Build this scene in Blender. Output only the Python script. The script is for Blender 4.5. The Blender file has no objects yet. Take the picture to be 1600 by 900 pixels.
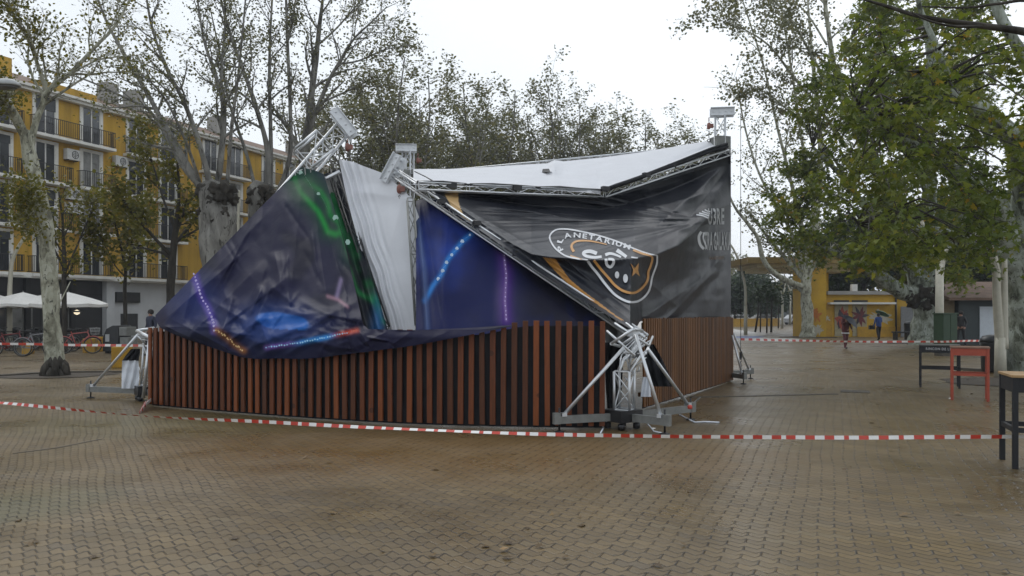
import bpy, bmesh, math, random
import numpy as np
from mathutils import Vector, Matrix, noise

# ------------------------------------------------------------------ camera, sky, sun, exposure
S = bpy.context.scene
COL = S.collection
F, H = 1250.0, 1.6                      # focal length in photo pixels, eye height in metres
cam_d = bpy.data.cameras.new("camera")
cam = bpy.data.objects.new("camera", cam_d)
COL.objects.link(cam)
cam_d.sensor_width = 36.0
cam_d.lens = 36.0 * F / 1600.0
cam_d.shift_y = 40.0 / 1600.0
cam_d.clip_end = 2000.0
cam_d.clip_start = 0.05
cam.location = (0, 0, H)
cam.rotation_euler = (math.radians(90), 0, 0)
S.camera = cam

W = bpy.data.worlds.new("World")
S.world = W
W.use_nodes = True
wn, wl = W.node_tree.nodes, W.node_tree.links
bg = wn["Background"]
sky = wn.new("ShaderNodeTexSky")
sky.sky_type = 'NISHITA'
sky.sun_disc = False
sky.sun_elevation = math.radians(48)
sky.sun_rotation = math.radians(35)
sky.dust_density = 3.0
hs = wn.new("ShaderNodeHueSaturation")
hs.inputs["Saturation"].default_value = 0.35
wl.new(sky.outputs[0], hs.inputs["Color"])
mx = wn.new("ShaderNodeMix")
mx.data_type = 'RGBA'
# broad soft cloud tone
cn = wn.new("ShaderNodeTexNoise"); cn.inputs["Scale"].default_value = 1.6; cn.inputs["Detail"].default_value = 5
tcw = wn.new("ShaderNodeTexCoord"); wl.new(tcw.outputs["Generated"], cn.inputs["Vector"])
cr_ = wn.new("ShaderNodeValToRGB")
cr_.color_ramp.elements[0].position = 0.30; cr_.color_ramp.elements[0].color = (6.6, 7.15, 7.75, 1)
cr_.color_ramp.elements[1].position = 0.70; cr_.color_ramp.elements[1].color = (8.5, 9.0, 9.5, 1)
wl.new(cn.outputs["Fac"], cr_.inputs[0])
mx.inputs["Factor"].default_value = 0.80
wl.new(hs.outputs[0], mx.inputs["A"])
wl.new(cr_.outputs[0], mx.inputs["B"])
wl.new(mx.outputs["Result"], bg.inputs["Color"])
bg.inputs["Strength"].default_value = 0.108

sd = bpy.data.lights.new("sun", 'SUN')
sd.energy = 0.6
sd.angle = math.radians(25)
sd.color = (1.0, 0.97, 0.92)
sun = bpy.data.objects.new("sun", sd)
COL.objects.link(sun)
sun.rotation_euler = (math.radians(42), 0, math.radians(-145))

S.view_settings.view_transform = 'Standard'
S.view_settings.look = 'None'
S.view_settings.exposure = 0.30
S.view_settings.gamma = 1.0
S.view_settings.use_curve_mapping = False
S.cycles.use_denoising = True
S.cycles.max_bounces = 6
S.cycles.transparent_max_bounces = 8
S.cycles.sample_clamp_indirect = 6

# ------------------------------------------------------------------ helpers
RNG = random.Random(7)
NP = np.random.default_rng(7)


def at(px, py, D):
    "the point that stands D metres ahead and is seen at photo pixel (px, py)"
    return Vector(((px - 800.0) * D / F, D, H - (py - 490.0) * D / F))


def gp(px, py, z=0.0):
    D = (H - z) * F / (py - 490.0)
    return Vector(((px - 800.0) * D / F, D, z))


def wloc(o):
    v = Vector((0, 0, 0))
    while o is not None:
        v += o.location
        o = o.parent
    return v


def tag(o, label=None, cat=None, group=None, kind=None):
    if label: o['label'] = label
    if cat: o['category'] = cat
    if group: o['group'] = group
    if kind: o['kind'] = kind
    return o


def thing(name, label, cat, loc=(0, 0, 0), group=None):
    o = bpy.data.objects.new(name, None)
    o.empty_display_size = 0.2
    COL.objects.link(o)
    o.location = loc
    return tag(o, label, cat, group)


def copy_tree(o, parent=None):
    c = o.copy()
    COL.objects.link(c)
    if parent is not None:
        c.parent = parent
    for ch in list(o.children):
        copy_tree(ch, c)
    return c


class MB:
    "collects shapes in world (or local) coordinates, then links them as one mesh"
    def __init__(self):
        self.v, self.f, self.m, self.sm = [], [], [], []

    def add(self, vs, fs, mat=0, smooth=False):
        n = len(self.v)
        self.v.extend([tuple(x) for x in vs])
        for f in fs:
            self.f.append(tuple(i + n for i in f))
            self.m.append(mat)
            self.sm.append(smooth)

    def box(self, c, s, rz=0.0, mat=0, M=None):
        hx, hy, hz = s[0] / 2, s[1] / 2, s[2] / 2
        R = M if M is not None else Matrix.Rotation(rz, 3, 'Z')
        c = Vector(c)
        vs = [c + R @ Vector((x * hx, y * hy, z * hz)) for x, y, z in
              ((-1, -1, -1), (1, -1, -1), (1, 1, -1), (-1, 1, -1), (-1, -1, 1), (1, -1, 1), (1, 1, 1), (-1, 1, 1))]
        self.add(vs, [(3, 2, 1, 0), (4, 5, 6, 7), (0, 1, 5, 4), (1, 2, 6, 5), (2, 3, 7, 6), (3, 0, 4, 7)], mat)

    def bar(self, p0, p1, w, h, up=(0, 0, 1), mat=0):
        "rectangular bar between two points"
        p0, p1 = Vector(p0), Vector(p1)
        d = p1 - p0
        L = d.length
        d.normalize()
        s = d.cross(Vector(up))
        if s.length < 1e-4: s = d.cross(Vector((0, 1, 0)))
        s.normalize()
        t = s.cross(d)
        M = Matrix((d, s, t)).transposed()
        self.box((p0 + p1) / 2, (L, w, h), M=M, mat=mat)

    def tube(self, p0, p1, r, n=6, r1=None, mat=0, caps=True):
        self.path([p0, p1], [r, r if r1 is None else r1], n, mat, caps)

    def path(self, pts, rad, n=6, mat=0, caps=True, smooth=True, lump=0.0):
        pts = [Vector(p) for p in pts]
        if not hasattr(rad, '__len__'): rad = [rad] * len(pts)
        base = len(self.v)
        ref = None
        k = len(pts)
        for i, p in enumerate(pts):
            d = pts[min(i + 1, k - 1)] - pts[max(i - 1, 0)]
            if d.length < 1e-7: d = Vector((0, 0, 1))
            d.normalize()
            if ref is None:
                ref = d.orthogonal()
            s = ref - d * ref.dot(d)
            if s.length < 1e-5: s = d.orthogonal()
            s.normalize()
            ref = s
            t = d.cross(s)
            for j in range(n):
                a = 2 * math.pi * j / n
                r = rad[i]
                if lump: r *= 1 + lump * noise.noise(p * 1.7 + Vector((math.cos(a), math.sin(a), 0)) * 0.9)
                q = p + s * (math.cos(a) * r) + t * (math.sin(a) * r)
                self.v.append((q.x, q.y, q.z))
        for i in range(k - 1):
            a, b = base + i * n, base + (i + 1) * n
            for j in range(n):
                j2 = (j + 1) % n
                self.f.append((a + j, a + j2, b + j2, b + j))
                self.m.append(mat); self.sm.append(smooth)
        if caps:
            self.f.append(tuple(base + j for j in reversed(range(n)))); self.m.append(mat); self.sm.append(False)
            self.f.append(tuple(base + (k - 1) * n + j for j in range(n))); self.m.append(mat); self.sm.append(False)

    def ring(self, c, R, r, axis=(0, 1, 0), n=20, m=6, mat=0):
        c, ax = Vector(c), Vector(axis).normalized()
        s = ax.orthogonal().normalized(); t = ax.cross(s)
        vs, fs = [], []
        for i in range(n):
            a = 2 * math.pi * i / n
            e = s * math.cos(a) + t * math.sin(a)
            for j in range(m):
                b = 2 * math.pi * j / m
                vs.append(c + e * (R + r * math.cos(b)) + ax * (r * math.sin(b)))
        for i in range(n):
            for j in range(m):
                i2, j2 = (i + 1) % n, (j + 1) % m
                fs.append((i * m + j, i2 * m + j, i2 * m + j2, i * m + j2))
        self.add(vs, fs, mat, True)

    def lathe(self, c, prof, n=16, mat=0, M=None):
        c = Vector(c)
        vs, fs = [], []
        for r, z in prof:
            for j in range(n):
                a = 2 * math.pi * j / n
                p = Vector((r * math.cos(a), r * math.sin(a), z))
                if M is not None: p = M @ p
                vs.append(c + p)
        k = len(prof)
        for i in range(k - 1):
            for j in range(n):
                j2 = (j + 1) % n
                fs.append((i * n + j, i * n + j2, (i + 1) * n + j2, (i + 1) * n + j))
        fs.append(tuple(reversed(range(n)))); fs.append(tuple((k - 1) * n + j for j in range(n)))
        self.add(vs, fs, mat, True)

    def prism(self, poly, z0, z1, mat=0):
        n = len(poly)
        vs = [(x, y, z0) for x, y in poly] + [(x, y, z1) for x, y in poly]
        fs = [tuple(reversed(range(n))), tuple(range(n, 2 * n))] + [(i, (i + 1) % n, n + (i + 1) % n, n + i) for i in range(n)]
        self.add(vs, fs, mat)

    def build(self, name, mats, parent=None, origin=None, bevel=0.0):
        off = wloc(parent) if parent is not None else Vector(origin or (0, 0, 0))
        me = bpy.data.meshes.new(name)
        me.from_pydata([(x - off.x, y - off.y, z - off.z) for x, y, z in self.v], [], self.f)
        for m in (mats if isinstance(mats, (list, tuple)) else [mats]):
            me.materials.append(m)
        me.polygons.foreach_set("material_index", self.m)
        me.polygons.foreach_set("use_smooth", self.sm)
        me.update()
        o = bpy.data.objects.new(name, me)
        COL.objects.link(o)
        if parent is not None:
            o.parent = parent
        else:
            o.location = off
        if bevel:
            b = o.modifiers.new("bevel", 'BEVEL')
            b.width = bevel; b.segments = 2; b.limit_method = 'ANGLE'
        return o


# ------------------------------------------------------------------ materials
MATS = {}


class NT:
    "small wrapper for building node trees"
    def __init__(self, name):
        self.mat = bpy.data.materials.new(name)
        self.mat.use_nodes = True
        self.t = self.mat.node_tree
        self.b = self.t.nodes["Principled BSDF"]

    def n(self, typ, **kw):
        nd = self.t.nodes.new("ShaderNode" + typ)
        for k, v in kw.items(): setattr(nd, k, v)
        return nd

    def link(self, a, b): self.t.links.new(a, b)

    def m(self, op, a, b=None, c=None, clamp=False):
        nd = self.n("Math", operation=op)
        nd.use_clamp = clamp
        for i, x in enumerate((a, b, c)):
            if x is None: continue
            if isinstance(x, (int, float)): nd.inputs[i].default_value = x
            else: self.link(x, nd.inputs[i])
        return nd.outputs[0]

    def noise(self, scale, detail=4, rough=0.55, vec=None, dist=0.0):
        nd = self.n("TexNoise")
        nd.inputs["Scale"].default_value = scale
        nd.inputs["Detail"].default_value = detail
        nd.inputs["Roughness"].default_value = rough
        nd.inputs["Distortion"].default_value = dist
        if vec is not None: self.link(vec, nd.inputs["Vector"])
        return nd.outputs["Fac"]

    def noise_col(self, scale, vec):
        nd = self.n("TexNoise"); nd.inputs["Scale"].default_value = scale; nd.inputs["Detail"].default_value = 4
        self.link(vec, nd.inputs["Vector"]); return nd.outputs["Color"]

    def ramp(self, fac, stops, interp='LINEAR'):
        nd = self.n("ValToRGB")
        cr = nd.color_ramp
        cr.interpolation = interp
        while len(cr.elements) < len(stops): cr.elements.new(0.5)
        for e, (p, c) in zip(cr.elements, stops):
            e.position = p
            e.color = (c[0], c[1], c[2], 1) if hasattr(c, '__len__') else (c, c, c, 1)
        self.link(fac, nd.inputs[0])
        return nd.outputs[0]

    def mix(self, fac, a, b, blend='MIX'):
        nd = self.n("Mix")
        nd.data_type = 'RGBA'
        nd.blend_type = blend
        for s, x in (("Factor", fac), ("A", a), ("B", b)):
            if isinstance(x, (int, float)): nd.inputs[s].default_value = x
            elif isinstance(x, (tuple, list)): nd.inputs[s].default_value = (x[0], x[1], x[2], 1)
            else: self.link(x, nd.inputs[s])
        return nd.outputs["Result"]

    def pos(self): return self.n("NewGeometry").outputs["Position"]

    def obj(self): return self.n("TexCoord").outputs["Object"]

    def bump(self, h, strength=0.3, dist=0.02):
        nd = self.n("Bump")
        nd.inputs["Strength"].default_value = strength
        nd.inputs["Distance"].default_value = dist
        self.link(h, nd.inputs["Height"])
        self.link(nd.outputs[0], self.b.inputs["Normal"])

    def set(self, col=None, rough=None, metal=None, spec=None, coat=None):
        for k, x in (("Base Color", col), ("Roughness", rough), ("Metallic", metal), ("Specular IOR Level", spec), ("Coat Weight", coat)):
            if x is None: continue
            i = self.b.inputs[k]
            if isinstance(x, (int, float)): i.default_value = x
            elif isinstance(x, (tuple, list)): i.default_value = (x[0], x[1], x[2], 1)
            else: self.link(x, i)
        return self.mat


def plain(name, col, rough=0.5, metal=0.0, var=0.18, scale=6.0, bump=0.0, spec=0.5, bscale=40):
    "one colour with blotchy wear"
    if name in MATS: return MATS[name]
    t = NT(name)
    p = t.obj()
    nz = t.noise(scale, 5, 0.6, p)
    lo = tuple(c * (1 - var) for c in col); hi = tuple(min(1, c * (1 + var)) for c in col)
    c = t.ramp(nz, [(0.3, lo), (0.7, hi)])
    r = t.m('MULTIPLY_ADD', nz, 0.25, rough - 0.12)
    t.set(c, r, metal, spec)
    if bump: t.bump(t.noise(bscale, 3, 0.6, p), bump, 0.01)
    MATS[name] = t.mat
    return t.mat


def attr_mat(name, rough=0.4, spec=0.5, bump=0.25, bscale=7.0, coat=0.0):
    "printed fabric: its print is stored on the cloth as a colour"
    t = NT(name)
    a = t.n("Attribute"); a.attribute_name = "print"
    nz = t.noise(3, 4, 0.6, t.pos())
    c = t.mix(0.25, a.outputs["Color"], t.ramp(nz, [(0.3, 0.6), (0.7, 1.0)]), 'MULTIPLY')
    t.set(c, t.m('MULTIPLY_ADD', nz, 0.2, rough - 0.1), 0, spec, coat)
    h = t.m('ADD', t.noise(bscale, 3, 0.5, t.pos(), 0.8), t.m('MULTIPLY', t.noise(bscale * 4, 2, 0.5, t.pos(), 1.0), 0.25))
    t.bump(h, bump, 0.05)
    return t.mat


def bark_mat(name, stops, scale=3.0, streak=0.35, dark=None):
    t = NT(name)
    mp = t.n("Mapping"); mp.inputs["Scale"].default_value = (1, 1, streak)
    t.link(t.pos(), mp.inputs[0])
    a = t.noise(scale, 5, 0.65, mp.outputs[0], 0.6)
    wv = t.mix(0.16, mp.outputs[0], t.noise_col(scale * 1.5, mp.outputs[0]))
    v = t.n("TexVoronoi"); v.inputs["Scale"].default_value = scale * 3.2
    t.link(wv, v.inputs["Vector"])
    sc = t.n("SeparateColor"); t.link(v.outputs["Color"], sc.inputs[0])
    f = t.m('ADD', t.m('MULTIPLY', a, 0.84), t.m('MULTIPLY', sc.outputs[0], 0.16))
    c = t.ramp(f, stops)
    sc2 = t.noise(scale * 2.6, 3, 0.6, mp.outputs[0], 1.2)
    c = t.mix(t.m('MULTIPLY', t.ramp(sc2, [(0.60, 0.0), (0.64, 1.0)]), 0.8), c, (0.035, 0.032, 0.025))
    t.set(c, 0.8, 0, 0.25)
    t.bump(t.m('ADD', a, t.m('MULTIPLY', v.outputs["Distance"], 0.5)), 0.5, 0.03)
    return t.mat


def leaf_mat(name, stops, trans=0.35):
    t = NT(name)
    a = t.n("Attribute"); a.attribute_name = "tone"
    c = t.ramp(a.outputs["Fac"], stops)
    t.set(c, 0.5, 0, 0.3)
    tr = t.n("BsdfTranslucent")
    t.link(t.mix(0.5, c, (1.0, 1.0, 0.35), 'MULTIPLY'), tr.inputs["Color"])
    ms = t.n("MixShader"); ms.inputs[0].default_value = trans
    out = t.t.nodes["Material Output"]
    t.link(t.b.outputs[0], ms.inputs[1]); t.link(tr.outputs[0], ms.inputs[2])
    t.link(ms.outputs[0], out.inputs["Surface"])
    return t.mat


def ground_mat():
    t = NT("wet zigzag pavers")
    P = t.pos()
    mp = t.n("Mapping"); mp.inputs["Rotation"].default_value = (0, 0, math.radians(22))
    t.link(P, mp.inputs[0])
    sp = t.n("SeparateXYZ"); t.link(mp.outputs[0], sp.inputs[0])
    u, v = sp.outputs[0], sp.outputs[1]
    wob = t.noise(0.35, 2, 0.5, P)
    wob2 = t.m('MULTIPLY', t.m('SUBTRACT', wob, 0.5), 0.22)
    u = t.m('ADD', u, wob2); v = t.m('ADD', v, wob2)
    Pc, Rw, A = 0.120, 0.098, 0.052
    col = t.m('DIVIDE', u, Pc)
    f = t.m('FRACT', col)
    z = t.m('MINIMUM', t.m('DIVIDE', f, 0.72), t.m('DIVIDE', t.m('SUBTRACT', 1.0, f), 0.28))
    w = t.m('DIVIDE', t.m('MULTIPLY_ADD', z, A, v), Rw)
    row = t.m('FLOOR', w)
    g = t.m('FRACT', w)
    dl = t.m('MULTIPLY', t.m('MINIMUM', g, t.m('SUBTRACT', 1.0, g)), Rw)
    half = t.m('MULTIPLY', t.m('MODULO', t.m('ABSOLUTE', row), 2.0), 0.5)
    hcol = t.m('ADD', t.m('MULTIPLY', col, 0.5), half)
    h = t.m('FRACT', hcol)
    dc = t.m('MULTIPLY', t.m('MINIMUM', h, t.m('SUBTRACT', 1.0, h)), 2 * Pc)
    d = t.m('MINIMUM', dl, dc)
    both = t.m('ADD', dl, dc)                                  # worn-out corners: small dark holes
    mr = t.n("MapRange"); mr.interpolation_type = 'SMOOTHSTEP'
    t.link(d, mr.inputs["Value"])
    mr.inputs["From Min"].default_value = 0.002; mr.inputs["From Max"].default_value = 0.010
    joint = mr.outputs[0]
    mh = t.n("MapRange"); t.link(both, mh.inputs["Value"])
    mh.inputs["From Min"].default_value = 0.010; mh.inputs["From Max"].default_value = 0.024
    hole = mh.outputs[0]
    wn_ = t.n("TexWhiteNoise"); wn_.noise_dimensions = '2D'
    cx = t.n("CombineXYZ"); t.link(t.m('FLOOR', hcol), cx.inputs[0]); t.link(row, cx.inputs[1])
    t.link(cx.outputs[0], wn_.inputs["Vector"])
    big = t.noise(0.22, 5, 0.6, P)
    mid = t.noise(1.3, 6, 0.65, P)
    fine = t.noise(60, 3, 0.6, P)
    c = t.ramp(big, [(0.30, (0.110, 0.077, 0.037)), (0.5, (0.145, 0.101, 0.045)), (0.70, (0.158, 0.107, 0.043))])
    c = t.mix(0.55, c, t.ramp(mid, [(0.25, 0.62), (0.75, 1.25)]), 'MULTIPLY')
    c = t.mix(0.6, c, t.ramp(wn_.outputs["Value"], [(0.0, 0.72), (1.0, 1.2)]), 'MULTIPLY')
    c = t.mix(t.m('MULTIPLY', t.m('GREATER_THAN', wn_.outputs['Value'], 0.965), 0.45), c, (0.060, 0.050, 0.036))
    c = t.mix(t.m('MULTIPLY', t.m('LESS_THAN', wn_.outputs['Value'], 0.03), 0.40), c, (0.20, 0.155, 0.085))
    sv = t.n('TexVoronoi'); sv.inputs['Scale'].default_value = 1.1; t.link(P, sv.inputs['Vector'])
    c = t.mix(t.m('MULTIPLY', t.m('LESS_THAN', t.m('ADD', sv.outputs['Distance'], t.m('MULTIPLY', fine, 0.03)), 0.05), 0.55), c, (0.035, 0.028, 0.02))
    c = t.mix(0.4, c, t.ramp(fine, [(0.3, 0.7), (0.7, 1.25)]), 'MULTIPLY')
    # ochre tint on the paving in front of the fence, moss at the far left
    def blot(cx_, cy_, rx, ry):
        spx = t.n("SeparateXYZ"); t.link(P, spx.inputs[0])
        a = t.m('DIVIDE', t.m('SUBTRACT', spx.outputs[0], cx_), rx)
        b = t.m('DIVIDE', t.m('SUBTRACT', spx.outputs[1], cy_), ry)
        q = t.m('ADD', t.m('ADD', t.m('MULTIPLY', a, a), t.m('MULTIPLY', b, b)), t.m('MULTIPLY', t.m('SUBTRACT', mid, 0.5), 1.6))
        return t.m('SUBTRACT', 1.0, q, clamp=True)
    c = t.mix(t.m('MULTIPLY', blot(-0.8, 9.3, 4.6, 2.2), 0.75), c, (0.170, 0.098, 0.030))
    c = t.mix(t.m('MULTIPLY', blot(-5.0, 11.6, 3.0, 1.6), 0.5), c, (0.12, 0.105, 0.035))
    c = t.mix(t.m('MULTIPLY', blot(-4.2, 6.7, 1.0, 0.9), 0.45), c, (0.075, 0.085, 0.03))
    jm = t.m('MULTIPLY', t.m('SUBTRACT', 1.0, joint), t.ramp(t.noise(2.3, 4, 0.7, P), [(0.32, 0.25), (0.62, 1.0)]))
    dark = t.m('MULTIPLY', t.m('SUBTRACT', 1.0, jm), hole)
    c = t.mix(dark, (0.028, 0.022, 0.015), c)
    wet = t.ramp(t.noise(0.5, 4, 0.6, P), [(0.32, 0.20), (0.68, 0.50)])
    t.set(c, wet, 0, 0.45)
    hh = t.m('ADD', t.m('MULTIPLY', dark, 1.0), t.m('ADD', t.m('MULTIPLY', fine, 0.12), t.m('MULTIPLY', wn_.outputs["Value"], 0.35)))
    t.bump(hh, 0.75, 0.012)
    return t.mat


def slat_mat(name, stops, axis_scale=60):
    "stained boards: each board its own shade, grain along its length"
    t = NT(name)
    a = t.n("Attribute"); a.attribute_name = "board"
    mp = t.n("Mapping"); mp.inputs["Scale"].default_value = (9, 9, 0.8)
    t.link(t.pos(), mp.inputs[0])
    g = t.noise(6, 5, 0.65, mp.outputs[0], 0.5)
    c = t.ramp(a.outputs["Fac"], stops)
    c = t.mix(0.7, c, t.ramp(g, [(0.25, 0.5), (0.75, 1.3)]), 'MULTIPLY')
    kn = t.n("TexVoronoi"); kn.inputs["Scale"].default_value = 2.2; t.link(t.pos(), kn.inputs["Vector"])
    c = t.mix(t.m('MULTIPLY', t.m('LESS_THAN', kn.outputs["Distance"], 0.09), 0.6), c, (0.03, 0.012, 0.006))
    t.set(c, 0.5, 0, 0.35)
    t.bump(g, 0.25, 0.006)
    return t.mat


M = {}
M['ground'] = ground_mat()
M['alu'] = plain("aluminium", (0.62, 0.64, 0.66), 0.38, 0.75, 0.12, 8)
M['alu_dull'] = plain("galvanised steel", (0.20, 0.205, 0.195), 0.5, 0.3, 0.2, 8)
M['alu_pale'] = plain("pale plate", (0.60, 0.62, 0.64), 0.45, 0.2, 0.1, 5)
M['black_metal'] = plain("black painted steel", (0.012, 0.012, 0.014), 0.4, 0.0, 0.3, 8)
M['rubber'] = plain("black rubber", (0.012, 0.012, 0.012), 0.7)
M['hoist_red'] = plain("red hoist housing", (0.20, 0.075, 0.055), 0.4)
M['liner'] = plain("black plastic liner", (0.010, 0.011, 0.014), 0.62, 0, 0.3, 3, 0.4, 0.2, 9)
M['print'] = attr_mat("printed tarpaulin", 0.46, 0.07, 0.10, 4.0)
M['black_tarp'] = attr_mat("black printed tarpaulin", 0.33, 0.29, 0.08, 3.0, 0.03)
M['white_cloth'] = plain("white roof fabric", (0.60, 0.61, 0.64), 0.6, 0, 0.05, 2.0, 0.25, 0.3, 6)
M['print_white'] = plain("white print ink", (0.62, 0.63, 0.65), 0.35, 0, 0.08)
M['print_grey'] = plain("pale grey print ink", (0.40, 0.41, 0.42), 0.4, 0, 0.1)
M['print_orange'] = plain("orange print ink", (0.55, 0.27, 0.07), 0.35, 0, 0.1)
M['print_brown'] = plain("dim orange print ink", (0.14, 0.075, 0.03), 0.4, 0, 0.1)
M['slat'] = slat_mat("red-brown stained slats", [(0.0, (0.058, 0.020, 0.008)), (0.35, (0.108, 0.031, 0.009)), (0.8, (0.160, 0.042, 0.011)), (1.0, (0.22, 0.060, 0.014))])
M['slat_brown'] = slat_mat("brown stained slats", [(0.0, (0.085, 0.034, 0.010)), (1.0, (0.18, 0.074, 0.020))])
M['tape_red'] = plain("red tape", (0.50, 0.05, 0.03), 0.4, 0, 0.1)
M['tape_white'] = plain("white tape", (0.75, 0.74, 0.72), 0.4, 0, 0.06)
M['paper'] = plain("white plastic sheet", (0.68, 0.72, 0.78), 0.45, 0, 0.08, 4, 0.4, 0.4, 8)
M['ochre'] = plain("ochre facade paint", (0.54, 0.325, 0.040), 0.8, 0, 0.16, 0.7)
def facade_mat(name, col):
    t = NT(name); p = t.pos()
    mp = t.n("Mapping"); mp.inputs["Scale"].default_value = (1, 1, 0.09); t.link(p, mp.inputs[0])
    st = t.noise(2.6, 5, 0.65, mp.outputs[0]); bl = t.noise(0.5, 5, 0.6, p)
    c = t.mix(0.75, col, t.ramp(st, [(0.30, 0.62), (0.55, 1.0), (0.8, 1.08)]), 'MULTIPLY')
    c = t.mix(t.m('MULTIPLY', t.ramp(bl, [(0.52, 0.0), (0.75, 1.0)]), 0.35), c, tuple(x * 0.55 + 0.03 for x in col))
    t.set(c, 0.85, 0, 0.25); t.bump(t.noise(9, 4, 0.6, p), 0.2, 0.02)
    return t.mat


M['ochre'] = facade_mat("streaked ochre facade", (0.50, 0.305, 0.048))
M['ochre2'] = plain("kiosk yellow paint", (0.52, 0.31, 0.022), 0.7, 0, 0.16, 0.9)
M['bollard'] = plain("yellow concrete block", (0.42, 0.235, 0.018), 0.7, 0, 0.2, 3)
M['trim'] = plain("white stucco trim", (0.66, 0.65, 0.61), 0.7, 0, 0.12, 2)
M['greywall'] = plain("pale grey wall", (0.48, 0.49, 0.50), 0.7, 0, 0.1, 1)
M['shop'] = plain("dark shopfront", (0.022, 0.022, 0.024), 0.35, 0, 0.4, 0.8)
M['glass'] = plain("dark window glass", (0.030, 0.034, 0.040), 0.10, 0, 0.6, 0.5, spec=0.8)
M['shutter'] = plain("dark roller blind", (0.05, 0.055, 0.06), 0.6, 0, 0.3)
M['curtain'] = plain("pale curtain behind glass", (0.22, 0.22, 0.21), 0.3, 0, 0.3, 2)
M['iron'] = plain("black iron", (0.014, 0.014, 0.015), 0.5)
M['rooftile'] = plain("weathered roof tile", (0.16, 0.105, 0.075), 0.8, 0, 0.3, 2, 0.6, 0.3, 12)
M['stone'] = plain("grey render", (0.30, 0.29, 0.27), 0.8, 0, 0.2, 1)
M['acwhite'] = plain("air conditioner casing", (0.50, 0.50, 0.48), 0.5)
M['canvas'] = plain("cream parasol canvas", (0.74, 0.73, 0.70), 0.7, 0, 0.06, 2)
M['lamp_cream'] = plain("cream lamp post paint", (0.44, 0.42, 0.34), 0.45, 0, 0.1)
M['lamp_grey'] = plain("grey lamp housing", (0.33, 0.34, 0.34), 0.4)
M['lens'] = plain("lamp diffuser", (0.10, 0.10, 0.10), 0.3)
M['green_box'] = plain("green painted steel", (0.022, 0.050, 0.024), 0.45, 0, 0.2)
M['shed_dark'] = plain("dark teal kiosk paint", (0.018, 0.030, 0.032), 0.5)
M['shed_white'] = plain("white roller panel", (0.50, 0.55, 0.60), 0.5, 0, 0.06)
M['bin'] = plain("dark bin plastic", (0.016, 0.018, 0.020), 0.4)
M['red_paint'] = plain("red table paint", (0.34, 0.058, 0.028), 0.4, 0, 0.2, 4)
M['table_black'] = plain("black table paint", (0.008, 0.009, 0.012), 0.6, 0, 0.3, 5)
M['plywood'] = plain("worn plywood top", (0.32, 0.20, 0.09), 0.5, 0, 0.25, 3)
M['concrete'] = plain("pale concrete paving", (0.40, 0.38, 0.35), 0.45, 0, 0.15, 0.5)
M['bluepaint'] = plain("blue ground paint", (0.10, 0.14, 0.30), 0.5, 0, 0.25, 0.6)
M['kerb'] = plain("dark kerb stone", (0.075, 0.065, 0.05), 0.6, 0, 0.3, 3)
M['soil'] = plain("wet soil", (0.05, 0.038, 0.025), 0.8, 0, 0.35, 4, 0.8)
M['bark_plane'] = bark_mat("plane bark", [(0.24, (0.045, 0.042, 0.032)), (0.38, (0.17, 0.165, 0.12)), (0.52, (0.36, 0.36, 0.28)), (0.68, (0.50, 0.50, 0.42))], 3.2, 0.5)
M['bark_big'] = bark_mat("mottled plane bark", [(0.30, (0.040, 0.045, 0.032)), (0.42, (0.15, 0.165, 0.125)), (0.55, (0.30, 0.33, 0.28)), (0.68, (0.40, 0.44, 0.40))], 3.0, 0.55)
M['bark_grey'] = bark_mat("grey bark", [(0.28, (0.06, 0.057, 0.05)), (0.5, (0.18, 0.175, 0.16)), (0.7, (0.30, 0.295, 0.27))], 2.5, 0.3)
M['bark_dark'] = bark_mat("dark wet bark", [(0.3, (0.018, 0.016, 0.013)), (0.7, (0.07, 0.062, 0.050))], 4, 0.3)
M['leaf_green'] = leaf_mat("green plane leaves", [(0.0, (0.060, 0.092, 0.018)), (0.4, (0.13, 0.170, 0.028)), (0.75, (0.21, 0.23, 0.036)), (0.93, (0.29, 0.26, 0.038)), (1.0, (0.36, 0.23, 0.03))], 0.48)
M['leaf_thin'] = leaf_mat("thin autumn leaves", [(0.0, (0.105, 0.110, 0.062)), (0.5, (0.185, 0.190, 0.105)), (0.85, (0.25, 0.225, 0.11)), (1.0, (0.19, 0.12, 0.04))], 0.3)
M['leaf_olive'] = leaf_mat("yellow-green autumn leaves", [(0.0, (0.090, 0.098, 0.020)), (0.6, (0.18, 0.170, 0.030)), (1.0, (0.30, 0.22, 0.035))], 0.45)
M['leaf_dark'] = leaf_mat("dark evergreen leaves", [(0.0, (0.012, 0.026, 0.010)), (0.6, (0.030, 0.055, 0.018)), (1.0, (0.06, 0.085, 0.03))], 0.2)
M['leaf_brown'] = leaf_mat("fallen brown leaves", [(0.0, (0.05, 0.03, 0.014)), (1.0, (0.20, 0.13, 0.05))], 0.1)

# ------------------------------------------------------------------ ground
mb = MB()
g = 900
mb.add([(-g, -60, 0), (g, -60, 0), (g, g, 0), (-g, g, 0)], [(0, 1, 2, 3)])
tag(mb.build("ground", M['ground']), kind='structure')

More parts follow.
